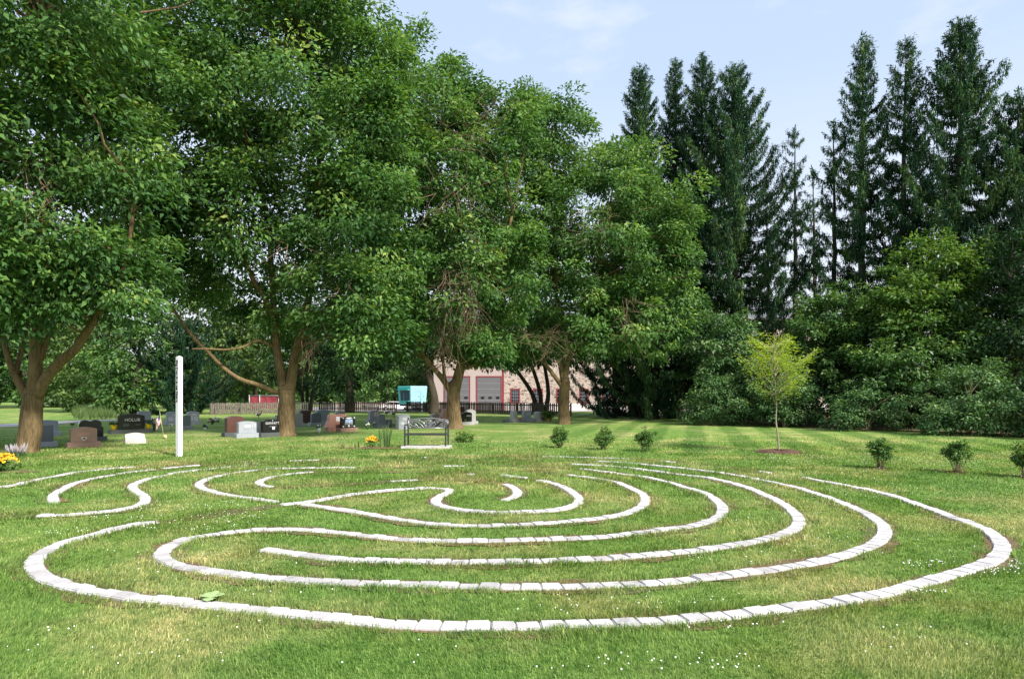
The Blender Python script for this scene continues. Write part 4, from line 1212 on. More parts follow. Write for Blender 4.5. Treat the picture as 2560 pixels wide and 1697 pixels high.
# ---- little shrubs around the labyrinth
def build_shrubs():
    def shrub(u, v, w, h, vase, label):
        x, y = ground_pt(u, v); root = empty("shrub", (x, y, 0))
        W = w * y / F / 2; H = h * y / F
        st = MB(); tips = []
        for k in range(13):
            a = 2 * PI * k / 13 + random.uniform(-.2, .2); r_ = W * random.uniform(0.3, 0.95)
            e = Vector((math.cos(a) * r_, math.sin(a) * r_, H * random.uniform(.6, .92)))
            b = Vector((math.cos(a) * .03, math.sin(a) * .03, -0.02))
            P = wobble(b, e, 5, .03, -0.05); tips.append(e)
            st.tube(P, [.008, .007, .006, .005, .004, .002], 5)
        st.build("stems", M["stem"], root)
        z0 = 0.42 if vase else 0.28
        ells = [((0, 0, H * (z0 + (1 - z0) * 0.52)), (W * .86, W * .86, H * (1 - z0) * 0.52))]
        V, Fc, T, cc = leaf_cloud(ells, 80 if vase else 80, 0.085, 0.06, 52, 0.5, 0.75, 0.9, 0.42)
        np_mesh("foliage", V, Fc, M["shrub"], root, T)
        tag(root, label, "shrub", "young shrubs planted in an arc round the labyrinth")
        return root, x, y
    L = [(1399, 1119, 42, 44, 0, "rounded young shrub, nearest the slender forked ash trunk"), (1507, 1124, 44, 46, 0, "middle one of three rounded shrubs on the lawn right of the bench"),
         (1612, 1129.5, 45, 54, 0, "rounded shrub with upright shoots, closest left of the sapling"), (2201, 1172, 60, 66, 1, "vase-shaped shrub on bare stems, first right of the sapling"),
         (2394, 1183, 66, 78, 1, "vase-shaped shrub fanning from a thin stem base, second right of the sapling"), (2566, 1195, 66, 82, 1, "vase-shaped shrub cut by the right edge of the view")]
    for a in L:
        r_, x, y = shrub(*a)
        if a[4]:
            mb = MB(); n = 24; vs = [(0, 0, .03)]
            for k in range(n):
                q = 2 * PI * k / n; rr = 0.19 * random.uniform(.8, 1.2); vs.append((math.cos(q) * rr, math.sin(q) * rr, 0.0))
            mb.add(vs, [(0, 1 + k, 1 + (k + 1) % n) for k in range(n)])
            for _ in range(40):
                q = random.uniform(0, 2 * PI); rr = 0.2 * math.sqrt(random.random())
                mb.box((math.cos(q) * rr, math.sin(q) * rr, .03), (random.uniform(.02, .05), .015, .012), random.uniform(0, PI))
            mb.build("mulch", M["mulch"], r_)
    # low bright bush right of the bench
    x, y = ground_pt(1163, 1105); root = empty("shrub", (x, y, 0))
    V, Fc, T, cc = leaf_cloud([((0, 0, .14), (.31, .28, .17)), ((.12, 0, .2), (.15, .15, .14))], 40, 0.09, 0.075, 30, .5, .7, .8, .35)
    st = MB()
    for c in cc[:12]: st.tube(wobble((0, 0, -.02), c, 4, .04), [.007, .006, .005, .004, .002], 4)
    st.build("stems", M["stem"], root); np_mesh("foliage", V, Fc, M["shrub"], root, np.clip(T + .2, 0, 1))
    tag(root, "low spreading bright green shrub just right of the bench", "shrub")
build_shrubs()

# ------------------------------------------------------------------ gravestones
STONE_YAW = R(44)
def text_obj(name, body, size, mat, parent, loc, rot=(PI / 2, 0, 0), extrude=0.0015, align='CENTER', matrix=None, sx=1.0, bold=0.0):
    cu = bpy.data.curves.new(name, 'FONT')
    cu.body = body; cu.size = size; cu.extrude = extrude; cu.align_x = align; cu.align_y = 'CENTER'
    cu.materials.append(mat)
    o = bpy.data.objects.new(name, cu); C.objects.link(o); o.parent = parent
    if matrix is not None: o.matrix_local = matrix
    else: o.location = loc; o.rotation_euler = rot
    o.scale[0] = sx
    cu.offset = bold
    bpy.context.view_layer.update()
    me = bpy.data.meshes.new_from_object(o.evaluated_get(bpy.context.evaluated_depsgraph_get()))
    me.name = name
    n = bpy.data.objects.new(name, me); C.objects.link(n); n.parent = parent
    n.matrix_local = o.matrix_local.copy()
    bpy.data.objects.remove(o)
    n.name = name
    return n

def outline(kind, w, h):
    x = w / 2
    if kind == 'serp':       # raised centre with drawn-in shoulders
        top = [(x * math.cos(PI * k / 16), h - 0.13 * h * (1 - math.sin(PI * k / 16) ** 1.6)) for k in range(17)]
        return [(-x, 0), (x, 0)] + top
    if kind == 'peak':
        return [(-x, 0), (x, 0), (x, h * .88), (0, h), (-x, h * .88)]
    if kind == 'oval':
        top = [(x * math.cos(PI * k / 14), h * .86 + h * .14 * math.sin(PI * k / 14)) for k in range(15)]
        return [(-x, 0), (x, 0)] + top
    if kind == 'heart':
        return [(-x, 0), (x, 0), (x, h * .55), (x * .86, h * .62), (x * .84, h * .85), (x * .68, h * .95), (x * .45, h), (x * .22, h * .99), (x * .05, h * .93), (-x * .1, h * .93), (-x * .3, h * .985), (-x * .55, h * .99), (-x * .8, h * .92), (-x * .92, h * .78), (-x * .95, h * .5)]
    if kind == 'rough':
        rr = random.Random(int(w * 1000)); p = [(x, 0)]
        for k in range(1, 6): p.append((x + rr.uniform(-.02, .02), h * .9 * k / 5.5))
        for k in range(8): p.append((x * .9 - 1.8 * x * k / 7, h * (.95 + rr.uniform(-.03, .045))))
        for k in range(5, 0, -1): p.append((-x * (1 - .05 * (5 - k)) + rr.uniform(-.03, .03) - .05 * (5 - k), h * .9 * k / 5.5))
        return [(-x - .2, 0)] + p
    return [(-x, 0), (x, 0), (x, h), (-x, h)]

def gravestone(u0, u1, vt, vb, kind, mat, label, base=True, t=0.2, side=None, basemat=None, yaw=STONE_YAW, h_base=0.16, rough_side=True, deep=0.34):
    um = (u0 + u1) / 2
    x, y = ground_pt(um, vb); y += 0.12; x = (um - 1280) * y / F
    ppm = F / y
    b = yaw - math.atan2(-x, y)
    H = (vb - vt) / ppm
    w = max(0.34, ((u1 - u0) / ppm - t * abs(math.sin(b))) / max(0.4, math.cos(b)))
    root = empty("gravestone", (x, y, float(terrain(x, y))), yaw)
    z0 = 0
    if base:
        mb = MB(); mb.box((0, 0, h_base / 2 - .03), (w + 0.2, deep, h_base + .06), 0)
        mb.build("plinth", basemat or mat, root, 0.012); z0 = h_base
    mb = MB(); mb.prism([(p[0], p[1] + z0) for p in outline(kind, w, H - z0)], -t / 2, t / 2)
    mb.build("headstone", mat, root, 0.008)
    tag(root, label, "gravestone", "gravestones under the ash trees")
    root["w"] = w; root["h"] = H; root["t"] = t; root["z0"] = z0
    return root

def panel(root, cx, cz, w, h, mat, name="panel", d=0.004):
    mb = MB(); mb.box((cx, -root["t"] / 2 - d / 2 + .001, cz), (w, d, h)); return mb.build(name, mat, root)

def faint_lines(root, cx, cz, w, n, mat, dz=0.035, hh=0.012):
    """small illegible cut lettering as rows of tiny strokes"""
    mb = MB()
    for r_ in range(n):
        q = cx - w / 2
        while q < cx + w / 2:
            l = random.uniform(.012, .03); 
            mb.box((q + l / 2, -root["t"] / 2 - .001, cz - r_ * dz), (l, .003, hh * random.uniform(.6, 1))); q += l + random.uniform(.008, .02)
    return mb.build("inscription", mat, root)

def build_graves():
    g = gravestone(94, 141, 1050, 1090, 'serp', M["g_blue"], "blue-grey gravestone half hidden behind the leftmost ash trunk, rear one of two")
    panel(g, 0, g["h"] * .66, g["w"] * .6, .12, M["letter_soft"], "inscription_panel")
    gravestone(84, 129, 1063, 1118, 'flat', M["g_dark"], "flat-topped charcoal gravestone at the foot of the leftmost ash trunk", basemat=M["g_grey"])
    g = gravestone(197, 254, 1050, 1104, 'heart', M["g_black"], "glossy black gravestone with a lobed top behind the pink-brown one", basemat=M["g_rough"])
    g = gravestone(179, 238, 1068, 1119, 'serp', M["g_pink"], "pink-brown granite gravestone with a small heart emblem")
    panel(g, 0, g["z0"] + (g["h"] - g["z0"]) * .53, g["w"] * .4, .085, M["g_rose"], "name_panel")
    mb = MB(); hp = []
    for k in range(24):
        a = 2 * PI * k / 24; hp.append((0.0042 * 16 * math.sin(a) ** 3, 0.0042 * (13 * math.cos(a) - 5 * math.cos(2 * a) - 2 * math.cos(3 * a) - math.cos(4 * a)) + g["z0"] + (g["h"] - g["z0"]) * .25))
    mb.prism(hp, -g["t"] / 2 - .006, -g["t"] / 2 + .001); mb.build("heart_rim", M["letter"], g)
    mb = MB(); c = g["z0"] + (g["h"] - g["z0"]) * .25
    mb.prism([(p[0] * .66, (p[1] - c) * .66 + c) for p in hp], -g["t"] / 2 - .009, -g["t"] / 2 - .004); mb.build("heart_emblem", M["g_brown"], g)
    # wide black stone with two yellow pots on its plinth
    h = gravestone(296, 358, 1035, 1083, 'serp', M["g_black"], "wide glossy black gravestone standing between two yellow flower pots", basemat=M["g_rough"], h_base=0.15, t=0.22)
    text_obj("inscription", "HOLUB", 0.17, M["letter"], h, (0.03, -h["t"] / 2 - .002, h["z0"] + (h["h"] - h["z0"]) * .62), sx=1.0)
    faint_lines(h, -.2, h["z0"] + .22, .22, 3, M["letter_soft"]); faint_lines(h, .24, h["z0"] + .2, .2, 2, M["letter_soft"])
    mb = MB(); mb.box((0, 0, .0), (h["w"] + 0.56, .42, .16)); pl = mb.build("plinth", M["g_rough"], h, .01); pl.location.z = .074
    for s, lab in ((-1, "yellow flower pot at the left end of the wide black gravestone"), (1, "yellow flower pot at the right end of the wide black gravestone")):
        p = h.matrix_basis @ Vector((s * (h["w"] / 2 + .13), -.05, .154))
        p = Matrix.Rotation(STONE_YAW, 4, 'Z') @ Vector((s * (h["w"] / 2 + .14), -.06, .154)) + h.location
        pr = empty("flower_pot", p)
        mb = MB(); mb.tube([(0, 0, 0), (0, 0, .18), (0, 0, .20)], [.085, .115, .12], 12); mb.build("pot", M["yellow_pot"], pr)
        V, Fc, T, cc = leaf_cloud([((0, 0, .25), (.13, .13, .08))], 120, .05, .06, 14); np_mesh("plant", V, Fc, M["wood_dark"], pr, T)
        tag(pr, lab, "flower pot", "yellow pots beside the black gravestone")
    # bevelled white marker
    x, y = ground_pt(333, 1109); root = empty("gravestone", (x, y + .1, 0), R(36))
    mb = MB(); n = 9
    bt = [(-.27 + .54 * k / (n - 1), .30 + .045 * math.sin(PI * k / (n - 1)) ** 1.2) for k in range(n)]
    vs = [(-.29, -.2, 0), (.29, -.2, 0), (.29, .12, 0), (-.29, .12, 0), (-.29, -.2, .075), (.29, -.2, .075)] + [(p[0], .05, p[1]) for p in bt] + [(p[0], .12, p[1] - .01) for p in bt]
    a, b_ = 6, 6 + n
    fs = [(0, 3, 2, 1), (0, 1, 5, 4), tuple([4, 5] + [a + k for k in range(n - 1, -1, -1)]), tuple([2, 3] + [b_ + k for k in range(n)]), (3, 0, 4, a, b_), (1, 2, b_ + n - 1, a + n - 1, 5)]
    fs += [(a + k, a + k + 1, b_ + k + 1, b_ + k) for k in range(n - 1)]
    mb.add(vs, fs); mb.build("headstone", M["g_white"], root, .006)
    nrm = Vector((0, -.25, .22)).normalized()
    mb = MB(); mb.box((0, 0, 0), (.46, .012, .006)); o = mb.build("border_line", M["letter_soft"], root); o.location = (0, -.172, .105); o.rotation_euler = (math.atan2(.225, .25), 0, 0)
    tag(root, "low slanted white marble marker in front of the wide black gravestone", "gravestone", "gravestones under the ash trees")
    gravestone(344, 376, 1027, 1061, 'serp', M["g_grey"], "plain blue-grey gravestone rising behind the wide black one")
    for a, lab in (((416, 452, 1029, 1061), "grey gravestone with pale panels, left edge showing beside the white pole"), ((467, 497, 1028, 1061), "grey gravestone with three pale panels, right of the white pole")):
        g = gravestone(*a, 'serp', M["g_grey"], lab)
        panel(g, .05, g["z0"] + (g["h"] - g["z0"]) * .66, g["w"] * .5, .10, M["panel"], "name_panel")
        for s in (-1, 1): panel(g, s * g["w"] * .22, g["z0"] + (g["h"] - g["z0"]) * .25, g["w"] * .36, .2, M["panel"], "date_panel")
    gravestone(454, 476, 1038, 1073, 'serp', M["g_green"], "small dark green-grey gravestone just right of the white pole", basemat=M["g_grey"])
    g = gravestone(563, 609, 1040, 1091, 'serp', M["g_brown"], "dark mahogany gravestone with rough sides left of the lettered grey one", basemat=M["g_rough"], t=.26)
    gravestone(636, 658, 1055, 1085, 'oval', M["g_grey"], "grey gravestone squeezed between the lettered grey one and the black one")
    g = gravestone(593, 640, 1053, 1094, 'serp', M["g_grey"], "grey gravestone with pale carving, front one of the group left of the big trunk")
    panel(g, 0, g["z0"] + (g["h"] - g["z0"]) * .58, g["w"] * .36, .09, M["panel"], "name_panel")
    text_obj("inscription", "13", 0.17, M["letter"], g, (g["w"] * .33, -g["t"] / 2 - .002, g["z0"] + (g["h"] - g["z0"]) * .62))
    text_obj("inscription", "B", 0.11, M["letter_soft"], g, (-g["w"] * .16, -g["t"] / 2 - .002, g["z0"] + (g["h"] - g["z0"]) * .36))
    g = gravestone(653, 702, 1048, 1092, 'serp', M["g_black"], "black gravestone partly hidden by the biggest ash trunk", basemat=M["g_rough"])
    text_obj("inscription", "GIANNETTO", 0.115, M["letter"], g, (.05, -g["t"] / 2 - .002, g["z0"] + (g["h"] - g["z0"]) * .70), sx=.92)
    mb = MB(); zt = g["z0"] + (g["h"] - g["z0"]) * .90; mb.box((.02, -g["t"] / 2 - .002, zt), (.012, .005, .06)); mb.box((.02, -g["t"] / 2 - .0015, zt + .01), (.035, .004, .012)); mb.build("cross_emblem", M["letter"], g)
    faint_lines(g, .02, g["z0"] + (g["h"] - g["z0"]) * .5, .26, 2, M["letter_soft"]); panel(g, .05, g["z0"] + .16, .10, .10, M["letter"], "emblem")
    gravestone(691, 704, 1038, 1062, 'flat', M["g_grey"], "grey gravestone peeping out left of the biggest ash trunk")
    gravestone(731, 757, 1032, 1066, 'oval', M["g_pale"], "pale grey round-topped gravestone right of the biggest ash trunk", t=.18)
    gravestone(747, 778, 1025, 1058, 'rough', M["g_brown"], "reddish brown rough-edged gravestone behind the pale round-topped one")
    gravestone(789, 824, 1024, 1059, 'serp', M["g_blue"], "tall slate-blue gravestone behind the dark lettered slab", basemat=M["g_grey"])
    g = gravestone(776, 803, 1032, 1064, 'serp', M["g_dark"], "dark slab gravestone covered in small lettering", basemat=M["g_grey"])
    faint_lines(g, 0, g["h"] * .78, g["w"] * .7, 5, M["letter_soft"], .06)
    gravestone(836, 863, 1028, 1054, 'serp', M["g_pale"], "pale gravestone whose top shows behind the rose one with a notice")
    g = gravestone(819, 866, 1034, 1078, 'rough', M["g_rose"], "rose granite gravestone with rough edges and a white paper notice", t=.24)
    panel(g, -.03, g["h"] * .70, .17, .19, M["white"], "notice", .006)
    g = gravestone(850, 888, 1041, 1079, 'serp', M["g_black"], "black gravestone etched with a blue-white picture", basemat=M["g_pink"])
    W_, H_ = g["w"], g["h"] - g["z0"]
    panel(g, 0, g["z0"] + H_ * .60, W_ * .55, H_ * .30, M["pic_blue"], "etched_picture")
    mb = MB(); mb.prism([(-W_ * .28, g["z0"] + H_ * .86), (0, g["z0"] + H_ * .76), (W_ * .28, g["z0"] + H_ * .86), (W_ * .15, g["z0"] + H_ * .93), (-W_ * .15, g["z0"] + H_ * .93)], -g["t"] / 2 - .004, -g["t"] / 2 + .001); mb.build("etched_banner", M["letter"], g)
    text_obj("inscription", "LINDEMER", 0.085, M["letter"], g, (0, -g["t"] / 2 - .002, g["z0"] + H_ * .36), sx=.95)
    mb = MB()
    for sx_ in (-1, 1):
        for sz in (.12, .86): mb.tube([(sx_ * W_ * .42, -g["t"] / 2 - .004, g["z0"] + H_ * sz), (sx_ * W_ * .42, -g["t"] / 2 + .002, g["z0"] + H_ * sz)], .035, 10)
    mb.tube([(0, -g["t"] / 2 - .004, g["z0"] + H_ * .16), (0, -g["t"] / 2 + .002, g["z0"] + H_ * .16)], .05, 12); mb.build("etched_flowers", M["letter"], g)
    faint_lines(g, -.16, g["z0"] + H_ * .22, .12, 2, M["letter_soft"]); faint_lines(g, .16, g["z0"] + H_ * .22, .12, 2, M["letter_soft"])
    g = gravestone(920, 950, 1026, 1056, 'serp', M["g_grey"], "grey gravestone with a flag before it, nearest the broken fence")
    panel(g, .05, g["h"] * .6, g["w"] * .4, .14, M["panel"], "name_panel")
    gravestone(942, 963, 1035, 1070, 'oval', M["g_dark"], "slim charcoal gravestone behind the tall iris leaves")
    gravestone(963, 977, 1049, 1068, 'flat', M["g_dark"], "low dark block gravestone just right of the slim charcoal one", basemat=M["g_rough"])
    g = gravestone(991, 1025, 1035, 1073, 'serp', M["g_grey"], "grey gravestone behind the left end of the bench", base=False)
    panel(g, .03, g["h"] * .68, g["w"] * .45, .11, M["panel"], "name_panel"); panel(g, -.1, g["h"] * .4, g["w"] * .3, .12, M["panel"], "date_panel")
    g = gravestone(1075, 1105, 1033, 1064, 'serp', M["g_white"], "pale pinkish gravestone showing above the bench back")
    panel(g, .02, g["h"] * .6, g["w"] * .42, .10, M["letter"], "name_panel")
    gravestone(1102, 1136, 1021, 1065, 'rough', M["g_rose"], "tall rough rose gravestone left of the trunk behind the bench", t=.24)
    g = gravestone(1128, 1161, 1017, 1050, 'flat', M["g_brown"], "dark red-brown gravestone topped with a little white figurine, behind the trunk")
    f = empty("figurine", g.location + Vector((.12, -.05, g["h"] + .001))); mb = MB()
    mb.tube([(0, 0, 0), (0, 0, .015), (0, 0, .05), (0, 0, .11), (0, 0, .14), (0, 0, .155), (0, 0, .18), (0, 0, .2), (0, 0, .215)], [.05, .05, .042, .032, .034, .014, .026, .026, .006], 12)
    mb.build("body", M["feather_white"], f); mb = MB(); mb.box((0, 0, -.002), (.13, .1, .02)); mb.build("base", M["offwhite"], f)
    f.location.z += .012
    tag(f, "little white figurine standing on the dark red-brown gravestone", "figurine")
    gravestone(1162, 1190, 1023, 1060, 'peak', M["g_pale"], "pale gravestone with a peaked top right of the trunk behind the bench")
    g = gravestone(1151, 1180, 1030, 1062, 'serp', M["g_black"], "small black lettered gravestone leaning in front of the pale peaked one", basemat=M["g_pale"])
    text_obj("inscription", "LINDA", 0.10, M["letter"], g, (.07, -g["t"] / 2 - .002, g["h"] * .70)); faint_lines(g, -.12, g["h"] * .42, .16, 3, M["letter_soft"])
    gravestone(1275, 1294, 1026, 1055, 'peak', M["g_pale"], "slim pale gravestone, leftmost of three near the slender ash trunk", t=.26)
    g = gravestone(1304, 1329, 1026, 1054, 'peak', M["g_grey"], "grey peaked gravestone, middle of three near the slender ash trunk")
    panel(g, .03, g["h"] * .7, g["w"] * .3, .10, M["panel"], "name_panel")
    gravestone(1334, 1359, 1029, 1053, 'oval', M["g_pale"], "whitish slanted gravestone beside the terracotta pots", t=.30)
    gravestone(1256, 1275, 1049, 1056, 'flat', M["g_dark"], "very low dark marker block left of three pale gravestones", base=False)
build_graves()

# ------------------------------------------------------------------ small grave decorations
def flag(u, v, hgt, label, lean=0.15, yaw=0.3, droop=0.35, medal=False, scale=1.0):
    x, y = ground_pt(u, v); root = empty("flag", (x, y, 0), yaw)
    top = Vector((-lean * hgt, 0, hgt))
    mb = MB(); mb.tube([(0, 0, -.05), tuple(top)], [.006, .006], 6); mb.tube([tuple(top), tuple(top + Vector((-.004, 0, .03)))], [.012, .002], 6); mb.build("pole", M["brass"], root)
    W, Hh = .42 * scale, .27 * scale
    nx, nz = 14, 13; vs = []; fs = []; ms = []
    for j in range(nz + 1):
        for i in range(nx + 1):
            s = i / nx; t = j / nz
            p = top.lerp(Vector((0, 0, 0)), (0.03 + t * Hh) / hgt)
            vs.append((p.x - W * s * (1 - droop) * .8, p.y + .035 * math.sin(s * 7 + t * 2) * s, p.z - W * s * droop * 1.3 - .02 * math.sin(s * 5)))
    for j in range(nz):
        for i in range(nx):
            a = j * (nx + 1) + i; fs.append((a, a + 1, a + nx + 2, a + nx + 1))
            ms.append(2 if (i < nx * .42 and j < 7) else (0 if j % 2 == 0 else 1))
    mb = MB()
    n = len(mb.v); mb.v += vs
    for f, m in zip(fs, ms): mb.f.append(f); mb.m.append(m); mb.sm.append(True)
    mb.build("cloth", [M["flag_red"], M["flag_white"], M["flag_blue"]], root)
    if medal:
        mb = MB(); mb.tube([(0, -.012, .17), (0, .0, .17)], .075, 20); mb.tube([(0, -.016, .17), (0, -.010, .17)], .055, 16); mb.build("medallion", M["brass"], root)
    return tag(root, label, "flag", "little flags on sticks by the graves")

def bouquet(u, v, h, mats, label, cone=None, n=16, spread=0.12, cat="flowers", name="bouquet"):
    x, y = ground_pt(u, v); root = empty(name, (x, y, 0))
    if cone:
        mb = MB(); mb.tube([(0, 0, -.03), (0, 0, h * .75)], [.025, .075], 10); mb.build("vase", cone, root)
    V, Fc, T, cc = leaf_cloud([((0, 0, h), (spread, spread, spread * .7))], 60, .05, .07, 12); np_mesh("foliage", V, Fc, M["wood_dark"], root, T)
    mb = MB()
    for k in range(n):
        d = Vector((random.gauss(0, 1), random.gauss(0, 1) - .4, abs(random.gauss(0, .8)))).normalized()
        c = Vector((0, 0, h)) + d * spread * random.uniform(.85, 1.1); r_ = random.uniform(.022, .036)
        q = [c - d * r_ * .6, c, c + d * r_ * .7]
        mb.tube([tuple(p) for p in q], [r_ * .35, r_, r_ * .6], 8, m=k % len(mats))
    mb.build("blossoms", mats, root)
    return tag(root, label, cat)

def build_decorations():
    flag(412, 1105, .98, "little flag with a round brass medallion on its stick, left of the white pole", .16, .1, .55, True, 1.0)
    flag(539, 1052, .9, "little faded flag standing over red and white flowers", .05, .2, .75, scale=.8)
    flag(602, 1062, 1.0, "little flag poking up behind the dark mahogany gravestone", .02, .3, .6, scale=.85)
    flag(944, 1062, .9, "little dark-topped flag against the grey gravestone by the broken fence", -.02, .2, .5)
    flag(989, 1066, .75, "little flag hanging limp left of the bench", .04, .2, .85)
    flag(374, 1060, .95, "tiny white pennant on a stick beside the plain blue-grey gravestone", .02, .5, .85, scale=.5)
    bouquet(385, 1078, .42, [M["petal_red"], M["petal_white"], M["petal_blue"]], "red, white and blue flowers in a dark green cone right of the wide black gravestone", M["green_cone"], 18, .13)
    bouquet(527, 1061, .16, [M["petal_red"], M["petal_white"]], "red and white flowers lying on the lawn right of the pole", None, 12, .16)
    bouquet(541, 1061, .22, [M["petal_white"]], "white flower wreath beside the red and white flowers", None, 22, .17)
    bouquet(513, 1075, .17, [M["petal_blue"]], "blue flowers in a small white vase on the lawn", M["offwhite"], 8, .06)
    bouquet(798, 1082, .26, [M["petal_white"]], "white flowers in a leaning white vase in front of the rose gravestone", M["offwhite"], 9, .07)
    bouquet(919, 1073, .2, [M["petal_white"]], "pair of white flower heads left of the iris leaves", M["reed"], 6, .09)
    bouquet(936, 1066, .14, [M["petal_white"], M["petal_pink"]], "pinkish flowers at the foot of the slim charcoal gravestone", None, 9, .1)
    bouquet(1098, 1068, .32, [M["petal_pink"]], "crimson flowers seen through the right part of the bench back", M["green_cone"], 16, .12)
    bouquet(1300, 1054, .13, [M["petal_red"]], "red flowers between the slim pale and the grey peaked gravestones", None, 14, .09)
    # small lamp and plot signs on stakes
    def stake(u, v, h, w, hh, mat, label, cat, dark=None):
        x, y = ground_pt(u, v); root = empty("plot_sign", (x, y, 0), .4)
        mb = MB(); mb.tube([(0, 0, -.05), (0, 0, h - hh / 2)], .008, 6); mb.build("stake", M["iron"], root)
        mb = MB(); mb.box((0, 0, h), (w, .05, hh), bev=.008); mb.build("plate", mat, root)
        if dark: mb = MB(); mb.tube([(-.02, -.028, h), (-.02, -.024, h)], hh * .28, 12); mb.build("lens", dark, root)
        tag(root, label, cat)
    stake(427.5, 1078, .27, .16, .1, M["offwhite"], "small white lamp on a black stake left of the white pole", "garden lamp", M["ink"])
    stake(181, 1088, .42, .14, .075, M["green_cone"], "small dark green plot sign on a stake behind the pink-brown gravestone", "sign")
    # flower pots by the whitish stone
    for u, v, r_, lab, m in ((1365, 1053, .11, "terracotta pot of yellow-green leaves beside the whitish gravestone", "limetree"), (1376, 1053, .09, "smaller terracotta pot of dry pinkish plants", "wood_light")):
        x, y = ground_pt(u, v); root = empty("flower_pot", (x, y, 0))
        mb = MB(); mb.tube([(0, 0, 0), (0, 0, .2), (0, 0, .2), (0, 0, .24)], [r_ * .8, r_ * 1.05, r_ * 1.18, r_ * 1.2], 14); mb.build("pot", M["terracotta"], root)
        V, Fc, T, cc = leaf_cloud([((0, 0, .36), (r_ * 1.9, r_ * 1.9, .18))], 70, .09, .13, 14); np_mesh("plant", V, Fc, M[m], root, T)
        tag(root, lab, "flower pot")
    # geese
    def goose(u, v, label, yaw, feed=False):
        x, y = ground_pt(u, v); root = empty("goose", (x, y, 0), yaw); root.scale = (.66, .66, .62)
        mb = MB()
        if feed: pts = [(-.40, 0, .36), (-.30, 0, .35), (-.15, 0, .33), (.02, 0, .33), (.16, 0, .36), (.25, 0, .42), (.33, 0, .40), (.40, 0, .28), (.44, 0, .14), (.47, 0, .08), (.50, 0, .05), (.54, 0, .02)]
        else: pts = [(-.40, 0, .36), (-.30, 0, .35), (-.15, 0, .33), (.02, 0, .33), (.16, 0, .36), (.24, 0, .44), (.27, 0, .54), (.28, 0, .66), (.29, 0, .74), (.32, 0, .78), (.37, 0, .77), (.44, 0, .75)]
        rad = [.03, .075, .135, .155, .125, .075, .042, .034, .034, .048, .036, .010]
        mb.tube(pts, rad, 12, flat=.85)
        o = mb.build("body", [M["goose_brown"], M["feather_black"], M["feather_white"]], root)
        for p in o.data.polygons:
            ring = min(p.vertices) // 12
            p.material_index = 1 if ring >= 5 or ring == 0 else (2 if ring == 1 or (ring == 4 and p.center.z < .36) else 0)
            if ring == 8 and abs(p.normal.y) > .6: p.material_index = 2
        for s in (-1, 1):
            mb = MB(); mb.tube([(0, s * .06, .22), (.01, s * .06, .02)], .012, 6); mb.box((.04, s * .06, .012), (.1, .06, .012)); mb.build("leg", M["feather_black"], root)
        tag(root, label, "goose", "geese walking on the cemetery lawn")
    goose(646, 1044, "brown goose with a black neck on the sunny lawn before the left fence", 0.1)
    goose(966, 1039, "goose with raised black neck near the white car gap, left of the pair", 0.25)
    goose(983, 1041, "goose with raised black neck near the white car gap, right of the pair", 0.2)
build_decorations()

# ------------------------------------------------------------------ white pole
def build_pole():
    x, y = ground_pt(448, 1141); root = empty("message_pole", (x, y, 0), R(57))
    w, h = .117, 2.50; a = w / 2
    mb = MB(); mb.add([(-a, -a, -.1), (a, -a, -.1), (a, a, -.1), (-a, a, -.1), (-a, -a, h), (a, -a, h), (a, a, h), (-a, a, h), (0, 0, h + .035)],
                      [(0, 1, 5, 4), (1, 2, 6, 5), (2, 3, 7, 6), (3, 0, 4, 7), (4, 5, 8), (5, 6, 8), (6, 7, 8), (7, 4, 8), (0, 3, 2, 1)])
    mb.build("post", M["white"], root, .003)
    base = Matrix(((0, 1, 0, 0), (0, 0, -1, 0), (-1, 0, 0, 0), (0, 0, 0, 1)))      # text running downward on the face towards -Y
    for ang, body, mat, z in ((0, "May Peace Prevail On Earth", M["ink_grey"], 2.42), (-90, "May Peace be in our Homes", M["ink"], 2.42)):
        rot = Matrix.Rotation(R(ang), 4, 'Z')
        m = rot @ Matrix.Translation(Vector((0, -a - .0015, z))) @ base
        text_obj("lettering", body, .092 if ang else .085, mat, root, None, extrude=.0008, align='LEFT', matrix=m, bold=0.009 if ang else 0.002)
    tag(root, "tall square white post with lettering running down its faces", "peace pole")
build_pole()

